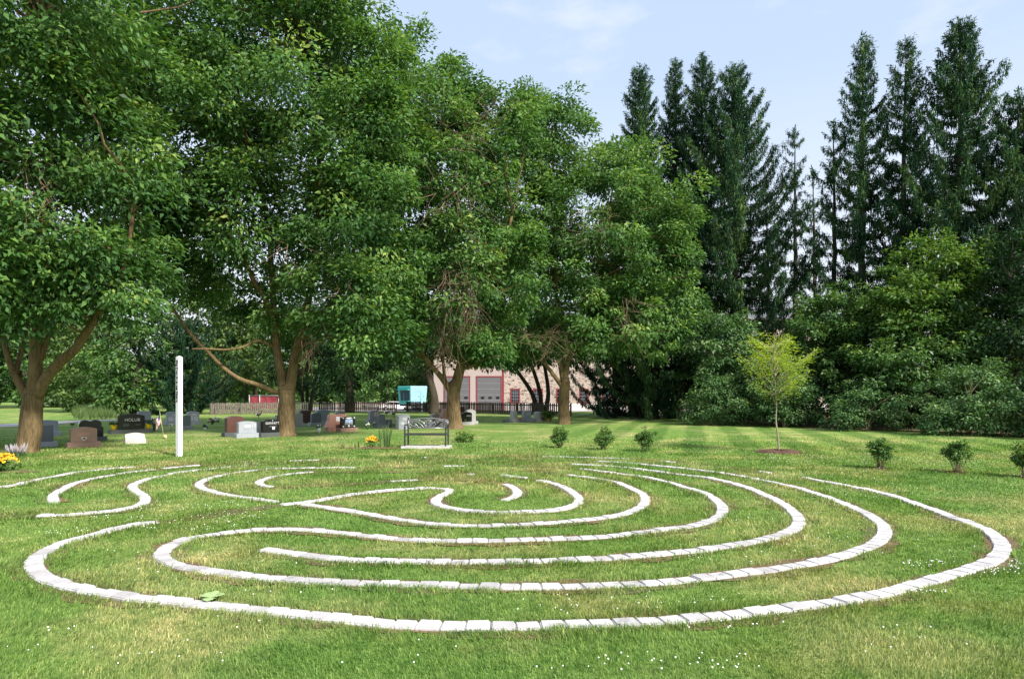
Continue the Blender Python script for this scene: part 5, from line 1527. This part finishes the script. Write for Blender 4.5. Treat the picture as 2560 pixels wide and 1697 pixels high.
# ------------------------------------------------------------------ bench on its slab
def build_bench():
    x, y = ground_pt(1067, 1120); y += .12; x = (1067 - 1280) * y / F
    yaw = R(-4)
    sl = empty("bench_slab", (x, y - .05, 0), yaw)
    for k in (-1, 0, 1):
        mb = MB(); mb.box((k * .466, 0, .03), (.46, .60, .075), bev=.008); mb.build("paver", M["slab"], sl)
    tag(sl, "three pale concrete pavers laid in a row under the bench", "paving slab")
    b = empty("park_bench", (x, y, .068), yaw)
    hw = .595
    for s in (-1, 1):
        mb = MB(); mb.box((s * hw, .20, .40), (.045, .035, .80), bev=.006); mb.build("leg", M["iron"], b)
        mb = MB(); mb.box((s * (hw + .0), -.24, .29), (.045, .04, .58), bev=.006); mb.build("leg", M["iron"], b)
        mb = MB()
        mb.tube([(s * hw, .2, .56), (s * hw, .05, .60), (s * hw, -.15, .605), (s * hw, -.26, .585), (s * hw, -.285, .55), (s * hw, -.26, .53)], [.02, .024, .026, .024, .02, .014], 8); mb.build("armrest", M["iron"], b)
        mb = MB(); mb.box((s * hw, -.02, .335), (.03, .42, .03)); mb.build("side_rail", M["iron"], b)
    mb = MB()
    for k in range(9): mb.box((0, -.235 + k * .052, .345), (2 * hw - .05, .040, .014), bev=.004)
    mb.build("seat", M["iron"], b)
    mb = MB(); mb.box((0, -.262, .335), (2 * hw - .05, .022, .045), bev=.004); mb.build("seat_rail", M["iron"], b)
    # back panel
    yb = .20
    mb = MB()
    zt = lambda q: .725 + .062 * (1 - (q / hw) ** 2)
    top = [(-hw + 2 * hw * k / 20, yb, zt(-hw + 2 * hw * k / 20)) for k in range(21)]
    mb.tube(top, .017, 8); mb.tube([(-hw, yb, .50), (hw, yb, .50)], .017, 8)
    for s in (-1, 1): mb.tube([(s * (hw - .01), yb, .49), (s * (hw - .01), yb, .74)], .022, 8)
    mb.build("backrest_frame", M["pewter"], b)
    sc = MB()
    def spiral(cx, cz, r0, r1, a0, a1, rad=.012):
        P = []
        for k in range(22):
            t = k / 21; a = R(a0 + (a1 - a0) * t); r_ = r0 + (r1 - r0) * t
            P.append((cx + r_ * math.cos(a), yb, cz + r_ * math.sin(a)))
        sc.tube(P, [rad * (1 - .45 * k / 21) for k in range(22)], 5)
    def curve(pts, r0=.013, r1=.008):
        limb(sc, [(p[0], yb, p[1]) for p in pts], r0, r1, 5)
    for s in (-1, 1):
        f = lambda a: a if s > 0 else 180 - a
        spiral(s * .50, .655, .062, .010, f(90), f(90 - 500)); spiral(s * .50, .555, .05, .010, f(270), f(270 + 470)); spiral(s * .40, .565, .045, .01, f(180), f(180 - 460))
        spiral(s * .29, .70, .055, .012, f(0), f(420)); spiral(s * .17, .62, .075, .016, f(200), f(-200))
        curve([(s * .06, .51), (s * .10, .60), (s * .20, .70), (s * .30, .76)]); curve([(s * .12, .51), (s * .22, .60), (s * .34, .68), (s * .44, .73)]); curve([(s * .20, .51), (s * .30, .55), (s * .38, .63), (s * .45, .66)])
        curve([(s * .03, .51), (s * .05, .62), (s * .03, .74), (s * .0, .78)]); curve([(s * .26, .51), (s * .36, .52), (s * .45, .56), (s * .56, .60)])
        curve([(s * .34, .74), (s * .42, .70), (s * .52, .72), (s * .57, .70)])
    for k in range(7): curve([(-.12 + .04 * k, .52), (-.10 + .035 * k + .02 * math.sin(k * 2), .62), (-.09 + .03 * k, .74)], .007, .006)
    curve([(-.14, .63), (-.05, .66), (.05, .63), (.15, .66)], .008, .008); spiral(0, .64, .10, .10, 0, 360, .008)
    sc.build("scrollwork", M["pewter"], b)
    mb = MB(); mb.box((0, .19, .335), (2 * hw - .05, .022, .03)); mb.build("back_rail", M["iron"], b)
    tag(b, "dark metal garden bench with an openwork scroll back", "bench")
build_bench()

# ------------------------------------------------------------------ flower beds
def blades(name_parent, n, r, h0, h1, w, mat, name="leaves", bend=.25):
    a = rng.uniform(0, 2 * PI, n); q = r * np.sqrt(rng.random(n)); x = q * np.cos(a); y = q * np.sin(a); h = rng.uniform(h0, h1, n)
    az = a + rng.normal(size=n) * .8; le = rng.uniform(.02, bend, n) * h
    ww = w * rng.uniform(.7, 1.2, n); fa = rng.uniform(0, PI, n); sx, sy = np.cos(fa) * ww / 2, np.sin(fa) * ww / 2
    V = np.empty((n, 7, 3)); 
    for k, (t, ws) in enumerate(((0, 1), (.45, 1), (.8, .7))):
        cx = x + np.cos(az) * le * t * t; cy = y + np.sin(az) * le * t * t
        V[:, 2 * k] = np.stack([cx - sx * ws, cy - sy * ws, h * t - .01], -1); V[:, 2 * k + 1] = np.stack([cx + sx * ws, cy + sy * ws, h * t - .01], -1)
    V[:, 6] = np.stack([x + np.cos(az) * le, y + np.sin(az) * le, h], -1)
    i = np.arange(n) * 7
    tri = np.concatenate([np.stack([i + p, i + q_, i + r_], -1) for p, q_, r_ in ((0, 1, 3), (0, 3, 2), (2, 3, 5), (2, 5, 4), (4, 5, 6))])
    return np_mesh(name, V.reshape(-1, 3), tri, mat, name_parent, np.repeat(np.clip(rng.normal(.45, .2, n), 0, 1), 7), 3)

def daisies(u, v, rx, h, n, label):
    x, y = ground_pt(u, v); root = empty("daisy_clump", (x, y, 0))
    V, Fc, T, cc = leaf_cloud([((0, 0, h * .42), (rx * .95, rx * .8, h * .42))], 34, .08, .07, 26, .4, .8); np_mesh("foliage", V, Fc, M["shrub"], root, T * .7)
    pt = MB()
    for k in range(n):
        a = random.uniform(0, 2 * PI); r_ = math.sqrt(random.random()); p = Vector((math.cos(a) * r_ * rx, math.sin(a) * r_ * rx * .85, h * (.62 + .42 * math.sqrt(max(0, 1 - r_ * r_))) + random.uniform(-.04, .04)))
        nrm = Vector((random.gauss(0, .35), random.gauss(-.45, .35), 1)).normalized(); t = nrm.orthogonal().normalized(); b = nrm.cross(t)
        R_ = random.uniform(.026, .038); m = 10
        vs = [p]
        for q in range(m * 2):
            an = PI * q / m; rr = R_ if q % 2 == 0 else R_ * .72
            vs.append(p + (t * math.cos(an) + b * math.sin(an)) * rr - nrm * .006)
        pt.add(vs, [(0, 1 + q, 1 + (q + 1) % (2 * m)) for q in range(2 * m)])
        c = p + nrm * .004
        pt.tube([tuple(p - nrm * .003), tuple(c), tuple(c + nrm * .006)], [R_ * .3, R_ * .28, R_ * .12], 6, m=1)
    pt.build("blossoms", [M["petal_yellow"], M["petal_centre"]], root)
    return tag(root, label, "flowers", "golden daisy clumps")

def build_beds():
    daisies(2, 1180, .33, .34, 130, "big clump of golden daisies at the left edge of the lawn")
    daisies(929, 1118, .165, .29, 80, "small clump of golden daisies beside the iris leaves")
    x, y = ground_pt(42, 1141); root = empty("spiky_plant", (x, y, 0))
    blades(root, 120, .20, .08, .20, .014, M["bush"], "leaves", .6)
    mb = MB()
    for k in range(34):
        a = random.uniform(0, 2 * PI); r_ = .20 * math.sqrt(random.random()); hh = random.uniform(.16, .34); b0 = Vector((math.cos(a) * r_, math.sin(a) * r_, .02)); e = b0 + Vector((math.cos(a) * .10 * random.random(), math.sin(a) * .08, hh))
        mb.tube([tuple(b0), tuple(b0.lerp(e, .45)), tuple(b0.lerp(e, .5)), tuple(b0.lerp(e, .7)), tuple(e)], [.004, .004, .013, .013, .003], 5)
    mb.build("flower_spikes", M["lilac"], root); tag(root, "plant with pale lilac flower spikes at the foot of the leftmost ash trunk", "flowering plant")
    x, y = ground_pt(962, 1118); root = empty("iris_clump", (x, y, 0)); blades(root, 64, .17, .40, .80, .018, M["reed"], "leaves", .22)
    tag(root, "upright clump of tall green iris leaves left of the bench", "iris")
    x, y = ground_pt(893, 1121); root = empty("iris_clump", (x, y, 0)); blades(root, 9, .07, .12, .24, .03, M["reed"], "leaves", .5)
    tag(root, "few broad pale iris leaves between the grey-green plant and the daisies", "iris")
    x, y = ground_pt(858, 1120); root = empty("young_plant", (x, y, 0))
    V, Fc, T, cc = leaf_cloud([((0, 0, .22), (.13, .13, .18))], 40, .07, .05, 10, .4, .8); np_mesh("leaves", V, Fc, M["bush"], root, np.clip(T + .25, 0, 1))
    mb = MB()
    for c in cc[:7]: mb.tube(wobble((0, 0, -.02), c, 4, .04), [.005, .004, .004, .003, .002], 4)
    mb.build("stems", M["stem"], root); tag(root, "small thin grey-green plant on bare soil left of the bench", "plant")
    # bare soil of the little bed beside the bench and by the daisies
    for (u, v, rx, ry, lab) in ((930, 1121, .85, .22, "strip of bare brown soil under the iris leaves and daisies"), (32, 1181, .45, .3, "patch of bare brown soil beside the big daisies")):
        x, y = ground_pt(u, v); mb = MB(); n = 40; vs = [(0, 0, .03)]
        for k in range(n):
            a = 2 * PI * k / n; q = 1 + .12 * math.sin(5 * a) + .08 * math.sin(9 * a); vs.append((math.cos(a) * rx * q, math.sin(a) * ry * q, .008))
        mb.add(vs, [(0, 1 + k, 1 + (k + 1) % n) for k in range(n)]); o = mb.build("soil_bed", M["soil"]); o.location = (x, y, .012); tag(o, lab, "soil", kind="structure")
    # weed with lobed leaves inside the outermost ring
    x, y = ground_pt(527, 1503); root = empty("weed", (x, y, 0)); mb = MB()
    for az, L, ti in ((.2, .12, .5), (2.2, .11, .5), (-1.4, .12, .35), (3.6, .10, .6), (1.2, .10, .7)):
        d = Vector((math.cos(az) * math.cos(ti), math.sin(az) * math.cos(ti), math.sin(ti))); s = Vector((-math.sin(az), math.cos(az), 0)); p0 = Vector((0, 0, .03))
        prof = [(0, .0), (.15, .16), (.3, .38), (.38, .26), (.52, .48), (.62, .28), (.78, .32), (.86, .15), (1, 0)]
        vs = [p0 + d * L * t + s * L * w_ + Vector((0, 0, -.3 * L * t * t)) for t, w_ in prof] + [p0 + d * L * t - s * L * w_ + Vector((0, 0, -.3 * L * t * t)) for t, w_ in prof[1:-1]]
        n = len(prof); L_ = lambda i: i if i in (0, n - 1) else n + i - 1
        mb.add(vs, [(i, i + 1, L_(i + 1), L_(i)) if 0 < i < n - 2 else ((0, 1, L_(1)) if i == 0 else (i, i + 1, L_(i))) for i in range(n - 1)], 0, True)
    mb.build("leaves", M["weed"], root); tag(root, "pale green weed with lobed leaves inside the outermost near line", "weed")
    # tall meadow grass beyond the road
    x, y = 0, 0
    n = 15000; t = rng.random(n); cx = (185 + 110 * t - 1280); dd = 52 + rng.normal(size=n) * 3.0
    X = cx * dd / F; hh = rng.uniform(.35, .75, n) * np.clip(1.3 * np.sin(PI * (0.12 + .85 * t)) + .2, .2, 1); w = .05
    fa = rng.uniform(0, PI, n); V = np.empty((n, 3, 3)); V[:, 0] = np.stack([X - w * np.cos(fa), dd, np.zeros(n)], -1); V[:, 1] = np.stack([X + w * np.cos(fa), dd, np.zeros(n)], -1)
    V[:, 2] = np.stack([X + rng.normal(size=n) * .12, dd + rng.normal(size=n) * .12, hh], -1)
    o = np_mesh("meadow_grass", V.reshape(-1, 3), np.arange(n * 3).reshape(-1, 3), M["tallgrass"], None, np.repeat(np.clip(rng.normal(.5, .2, n), 0, 1), 3), 3)
    tag(o, "bank of tall unmown grass beyond the cemetery road", "tall grass", kind="stuff")
build_beds()

# ------------------------------------------------------------------ fences
def fence(p0, p1, h, mat, label, slat=.095, gap=.045, broken=0.0, topmat=None):
    a = Vector((*p0, 0)); b = Vector((*p1, 0)); L = (b - a).length; yaw = math.atan2(b.y - a.y, b.x - a.x)
    root = empty("picket_fence", (a.x, a.y, 0), yaw)
    zf = lambda q: float(terrain(a.x + (b.x - a.x) * q / L, a.y + (b.y - a.y) * q / L))
    mb = MB(); q = slat / 2
    while q < L:
        if random.random() > broken:
            hh = h * random.uniform(.97, 1.03); dz = random.uniform(-.01, .01); tilt = random.gauss(0, .012)
            z = zf(q) + .03 + dz; s = slat * random.uniform(.88, 1.0) / 2
            vs = []
            for yy in (-.012, .012): vs += [(q - s, yy, z), (q + s, yy, z), (q + s + tilt, yy, z + hh - .03), (q + tilt, yy, z + hh), (q - s + tilt, yy, z + hh - .03)]
            mb.add(vs, [(0, 1, 2, 3, 4), (9, 8, 7, 6, 5)] + [(i, i + 5, (i + 1) % 5 + 5, (i + 1) % 5) for i in range(5)])
        q += slat + gap * random.uniform(.7, 1.3)
    mb.build("pickets", mat, root)
    nseg = max(1, round(L / 2.4))
    for zz in (.22, .78):
        mb = MB()
        for k in range(nseg):
            q0, q1 = L * k / nseg, L * (k + 1) / nseg
            z0, z1 = zf(q0) + h * zz, zf(q1) + h * zz
            mb.add([(q0, .014, z0), (q1, .014, z1), (q1, .055, z1), (q0, .055, z0), (q0, .014, z0 + .085), (q1, .014, z1 + .085), (q1, .055, z1 + .085), (q0, .055, z0 + .085)], [(0, 3, 2, 1), (4, 5, 6, 7), (0, 1, 5, 4), (1, 2, 6, 5), (2, 3, 7, 6), (3, 0, 4, 7)])
        mb.build("rail", mat, root)
    for k in range(nseg + 1):
        q0 = L * k / nseg; mb = MB(); mb.box((q0, .10, zf(q0) + h * .48), (.09, .09, h * 1.04)); mb.build("post", topmat or mat, root)
    return tag(root, label, "fence", "picket fences behind the graves")
def fpt(u, d): return ((u - 1280) * d / F, d)
def build_fences():
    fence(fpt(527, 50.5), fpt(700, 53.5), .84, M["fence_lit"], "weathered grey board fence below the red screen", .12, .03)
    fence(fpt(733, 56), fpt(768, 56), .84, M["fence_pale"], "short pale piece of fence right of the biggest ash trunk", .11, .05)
    fence(fpt(798, 60), fpt(991, 61), .80, M["fence_backlit"], "dark picket fence with gaps between trunk and trailer", .105, .07, .04)
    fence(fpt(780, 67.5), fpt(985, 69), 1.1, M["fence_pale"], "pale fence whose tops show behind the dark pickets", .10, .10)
    fence(fpt(1016, 58), fpt(1425, 47.6), .86, M["fence_backlit"], "long dark picket fence in front of the garages and stone wall", .115, .05, .02)
    # red screen
    x0, x1 = fpt(618, 56)[0], fpt(708, 56)[0]; root = empty("screen_fence", ((x0 + x1) / 2, 56.5, 0))
    L = x1 - x0; mb = MB(); nx = 24
    vs = []
    for k in range(nx + 1):
        for z in (.30, .85, 1.36): vs.append((-L / 2 + L * k / nx, .03 * math.sin(k * 1.3 + z * 2), z))
    fs = []
    for k in range(nx):
        for j in range(2): a = k * 3 + j; fs.append((a, a + 3, a + 4, a + 1))
    mb.add(vs, fs, 0, True); mb.build("cloth", M["red_cloth"], root)
    for q in (-.5, -.21, .32, .5): mb = MB(); mb.tube([(q * L, -.05, 0), (q * L, -.05, 1.45)], .045, 8); mb.build("post", M["steel"], root)
    mb = MB(); mb.tube([(-L / 2, -.05, 1.38), (L / 2, -.05, 1.38)], .025, 8); mb.build("top_rail", M["steel"], root)
    tag(root, "red cloth screen on steel posts behind the left fence", "screen")
build_fences()

# ------------------------------------------------------------------ trailer and car beyond the fence
def build_vehicles():
    d = 78; z0 = float(terrain(-11.6, d)); x = (1026 - 1280) * d / F
    root = empty("food_trailer", (x, d + 1.6, z0), R(43))
    W, L = 2.35, 2.6; zb, zt = 1.15, 3.25
    def ring(s, z): return [(-W / 2 * s, -L / 2 * s, z), (W / 2 * s, -L / 2 * s, z), (W / 2 * s, L / 2 * s, z), (-W / 2 * s, L / 2 * s, z)]
    # two outer faces meet on the near edge: face towards -X is turquoise (serving side), face towards -Y pale blue
    vs = ring(.90, zb) + ring(1.0, zt - .12) + ring(.97, zt)
    mb = MB()
    mb.add(vs, [(3, 2, 1, 0), (8, 9, 10, 11)]); 
    mb.add(vs, [(0, 1, 5, 4), (1, 2, 6, 5), (2, 3, 7, 6), (4, 5, 9, 8), (5, 6, 10, 9), (6, 7, 11, 10)], 1)
    mb.add(vs, [(3, 0, 4, 7), (7, 4, 8, 11)], 0)
    mb.build("body", [M["teal"], M["paleblue"]], root)
    def sx(z): return -W / 2 * (.90 + .10 * (z - zb) / (zt - .12 - zb))
    def quad(y0, y1, za, zc, off): return [(sx(za) - off, y0, za), (sx(za) - off, y1, za), (sx(zc) - off, y1, zc), (sx(zc) - off, y0, zc)]
    mb = MB(); mb.add(quad(-1.02, .78, zb + .38, zt - .52, .012), [(0, 3, 2, 1)]); mb.build("serving_hatch", M["darkblue"], root)
    mb = MB()
    mb.add(quad(.78, 1.0, zb + .3, zt - .52, .03), [(0, 3, 2, 1)]); mb.build("hatch_frame", M["teal"], root)
    mb = MB(); mb.box((sx(zt - .42) - .16, -.05, zt - .42), (.30, L * .86, .12), bev=.02); mb.build("awning", M["teal"], root)
    mb = MB(); mb.box((sx(zb + .8) - .03, .1, zb + .85), (.03, .03, .95)); mb.build("hatch_post", M["paleblue"], root)
    mb = MB(); mb.box((sx(zb + .4) - .10, -.1, zb + .38), (.2, 1.9, .05)); mb.build("counter", M["teal"], root)
    yf = lambda z: -L / 2 * (.90 + .10 * (z - zb) / (zt - .12 - zb))
    for cx, m in ((-.15, "paleblue"), (.42, "teal")):
        mb = MB(); za, zc = zb + .12, zt - .42
        mb.add([(cx - .24, yf(za) - .015, za), (cx + .24, yf(za) - .015, za), (cx + .24, yf(zc) - .015, zc), (cx - .24, yf(zc) - .015, zc)], [(0, 1, 2, 3)])
        dr = mb.build("door", M["paleblue"], root)
        mb = MB(); mb.box((cx + (.15 if cx < 0 else .2), yf(zb + .9) - .04, zb + .9), (.10, .05, .06)); mb.build("handle", M["glassdark"], dr)
    mb = MB(); mb.box((.27, yf(zb + .9) - .03, (zb + zt) / 2 - .1), (.05, .03, 1.5)); mb.build("door_trim", M["teal"], root)
    mb = MB(); mb.box((0, 0, zb - .12), (W * .86, L * .86, .2)); mb.build("chassis", M["tyre"], root)
    for s in (-1, 1):
        mb = MB(); mb.tube([(s * .85 - .1, .2, .36), (s * .85 + .1, .2, .36)], .36, 18); w = mb.build("wheel", M["tyre"], root)
        mb = MB(); mb.tube([(s * .85 - .11, .2, .36), (s * .85 + .11, .2, .36)], .18, 12); mb.build("rim", M["steel"], w)
    mb = MB(); mb.box((-.7, -.9, .5), (.08, .08, 1.05)); mb.build("support_leg", M["steel"], root)
    tag(root, "turquoise and pale blue food trailer with an open serving hatch", "trailer")
    # parked white car seen through the gap in the fence
    d = 92; x = (1003 - 1280) * d / F; z0 = float(terrain(x, d))
    c = empty("parked_car", (x - .7, d, z0), R(8))
    prof = [(-2.1, .28), (2.05, .28), (2.15, .5), (2.1, .72), (1.2, .86), (.55, 1.28), (-.9, 1.32), (-1.75, .95), (-2.15, .85), (-2.2, .5)]
    mb = MB(); mb.prism(prof, -.85, .85); mb.build("body", M["carwhite"], c, .06)
    for yy in (-.856, .856):
        mb = MB(); mb.prism([(1.0, .88), (.52, 1.22), (-.85, 1.25), (-1.45, .93)], yy - .004, yy + .004); mb.build("side_window", M["glassdark"], c)
        mb = MB(); mb.box((2.1, yy * .75, .68), (.08, .3, .12), bev=.02); mb.build("headlight", M["offwhite"], c)
    mb = MB(); mb.add([(1.23, -.7, .89), (1.23, .7, .89), (.60, .62, 1.27), (.60, -.62, 1.27)], [(0, 1, 2, 3)]); mb.build("windscreen", M["glassdark"], c)
    for xx in (-1.35, 1.35):
        for yy in (-.8, .8):
            mb = MB(); mb.tube([(xx, yy - .1, .32), (xx, yy + .1, .32)], .32, 18); w = mb.build("wheel", M["tyre"], c)
            mb = MB(); mb.tube([(xx, yy - .11, .32), (xx, yy + .11, .32)], .19, 12); mb.build("rim", M["steel"], w)
    tag(c, "white car parked beyond the gap in the picket fence", "car")
build_vehicles()

# ------------------------------------------------------------------ stone building with garages
def build_building():
    d = 89.0; g = F / d
    X = lambda u: (u - 1280) / g; Z = lambda v: EYE - (v - HZ) / g
    zg = -0.85
    root = empty("stone_building", (X(1600), d, zg)); ox = X(1600)
    def bx(mb, u0, u1, za, zb_, y0, y1): mb.box(((X(u0) + X(u1)) / 2 - ox, (y0 + y1) / 2, (za + zb_) / 2 - zg), (X(u1) - X(u0), y1 - y0, zb_ - za))
    eave = 11.0; u0, u1 = 1084, 2140
    mb = MB(); bx(mb, 1258, u1, .22, eave, 0, 14); mb.build("stone_wall", M["stone"], root)
    mb = MB(); bx(mb, u0, 1257.8, 4.5, eave, .05, 14); mb.build("upper_wall", M["stone"], root)
    mb = MB(); bx(mb, u0, 1257.8, zg, 4.5, .02, 13.9); mb.build("garage_wall", M["stucco"], root)
    mb = MB(); bx(mb, 1258, u1, zg, .22, -.04, 13.9); mb.build("plinth", M["wains"], root)
    for a, b in ((1112, 1173), (1193, 1252)):
        mb = MB(); bx(mb, a, b, zg, 3.6, -.03, .03); dr = mb.build("garage_door", M["garage"], root)
        mb = MB()
        for k in range(1, 6): bx(mb, a, b, zg + k * .74, zg + k * .74 + .03, -.045, -.02)
        mb.build("panel_joint", M["steel"], dr)
        for k in range(3):
            uc = a + (b - a) * (.23 + .32 * k); mb = MB(); c = (X(uc) - ox, -.045, Z(994) - zg)
            pts = [(c[0] + .24 * math.copysign(abs(math.cos(t)) ** .5, math.cos(t)), c[2] + .16 * math.copysign(abs(math.sin(t)) ** .5, math.sin(t))) for t in np.linspace(0, 2 * PI, 20, endpoint=False)]
            mb.prism(pts, -.055, -.031); mb.build("window", M["glassdark"], dr)
        for q in (a - 2.4, b): mb = MB(); bx(mb, q, q + 2.4, zg, 3.66, -.07, .01); mb.build("door_frame", M["red_trim"], root)
        mb = MB(); bx(mb, a - 3, b + 3, 3.66, 3.80, -.07, .01); mb.build("door_frame", M["red_trim"], root)
    mb = MB(); bx(mb, 1256, 1260, zg + .01, 4.6, -.06, .0); mb.build("corner_trim", M["red_trim"], root)
    def window(uc, vt, vb, w=24):
        mb = MB(); t = 2.6
        a, b = uc - w / 2, uc + w / 2
        for q0, q1, va, vb2 in ((a, a + t, vt, vb), (b - t, b, vt, vb), (a + t, b - t, vt, vt + t), (a + t, b - t, vb - t, vb)): bx(mb, q0, q1, Z(vb2), Z(va), -.06, .02)
        fr = mb.build("window", M["red_trim"], root)
        mb = MB(); bx(mb, a + t, b - t, Z(vb - t), Z(vt + t), -.015, -.005); mb.build("pane", M["glassdark"], fr)
        mb = MB()
        for k in range(1, 4): q = a + t + (b - a - 2 * t) * k / 4; bx(mb, q - .25, q + .25, Z(vb - t), Z(vt + t), -.035, -.016)
        for k in range(1, 4): v = vt + t + (vb - vt - 2 * t) * k / 4; bx(mb, a + t, b - t, Z(v + .25), Z(v - .25), -.034, -.017)
        mb.build("glazing_bar", M["steel"], fr)
    for k in range(14): window(1288 + 57.3 * k, 971, 1008)
    for k in range(15): window(1230 + 57.3 * k, 868, 905)
    # roof: hipped, with a red gutter line
    xa, xb = X(u0) - ox - .6, X(u1) - ox + .6; r0 = eave - zg
    mb = MB(); mb.add([(xa, -.6, r0), (xb, -.6, r0), (xb, 14.6, r0), (xa, 14.6, r0), (xa + 7, 7, r0 + 3.4), (xb - 7, 7, r0 + 3.4)], [(0, 1, 5, 4), (1, 2, 5), (2, 3, 4, 5), (3, 0, 4), (3, 2, 1, 0)])
    mb.build("roof", M["slate"], root)
    mb = MB(); mb.box(((xa + xb) / 2, -.68, r0 - .02), (xb - xa, .14, .2)); mb.build("gutter", M["red_trim"], root)
    tag(root, "long stone building with red window frames and grey garage doors", "building")
build_building()
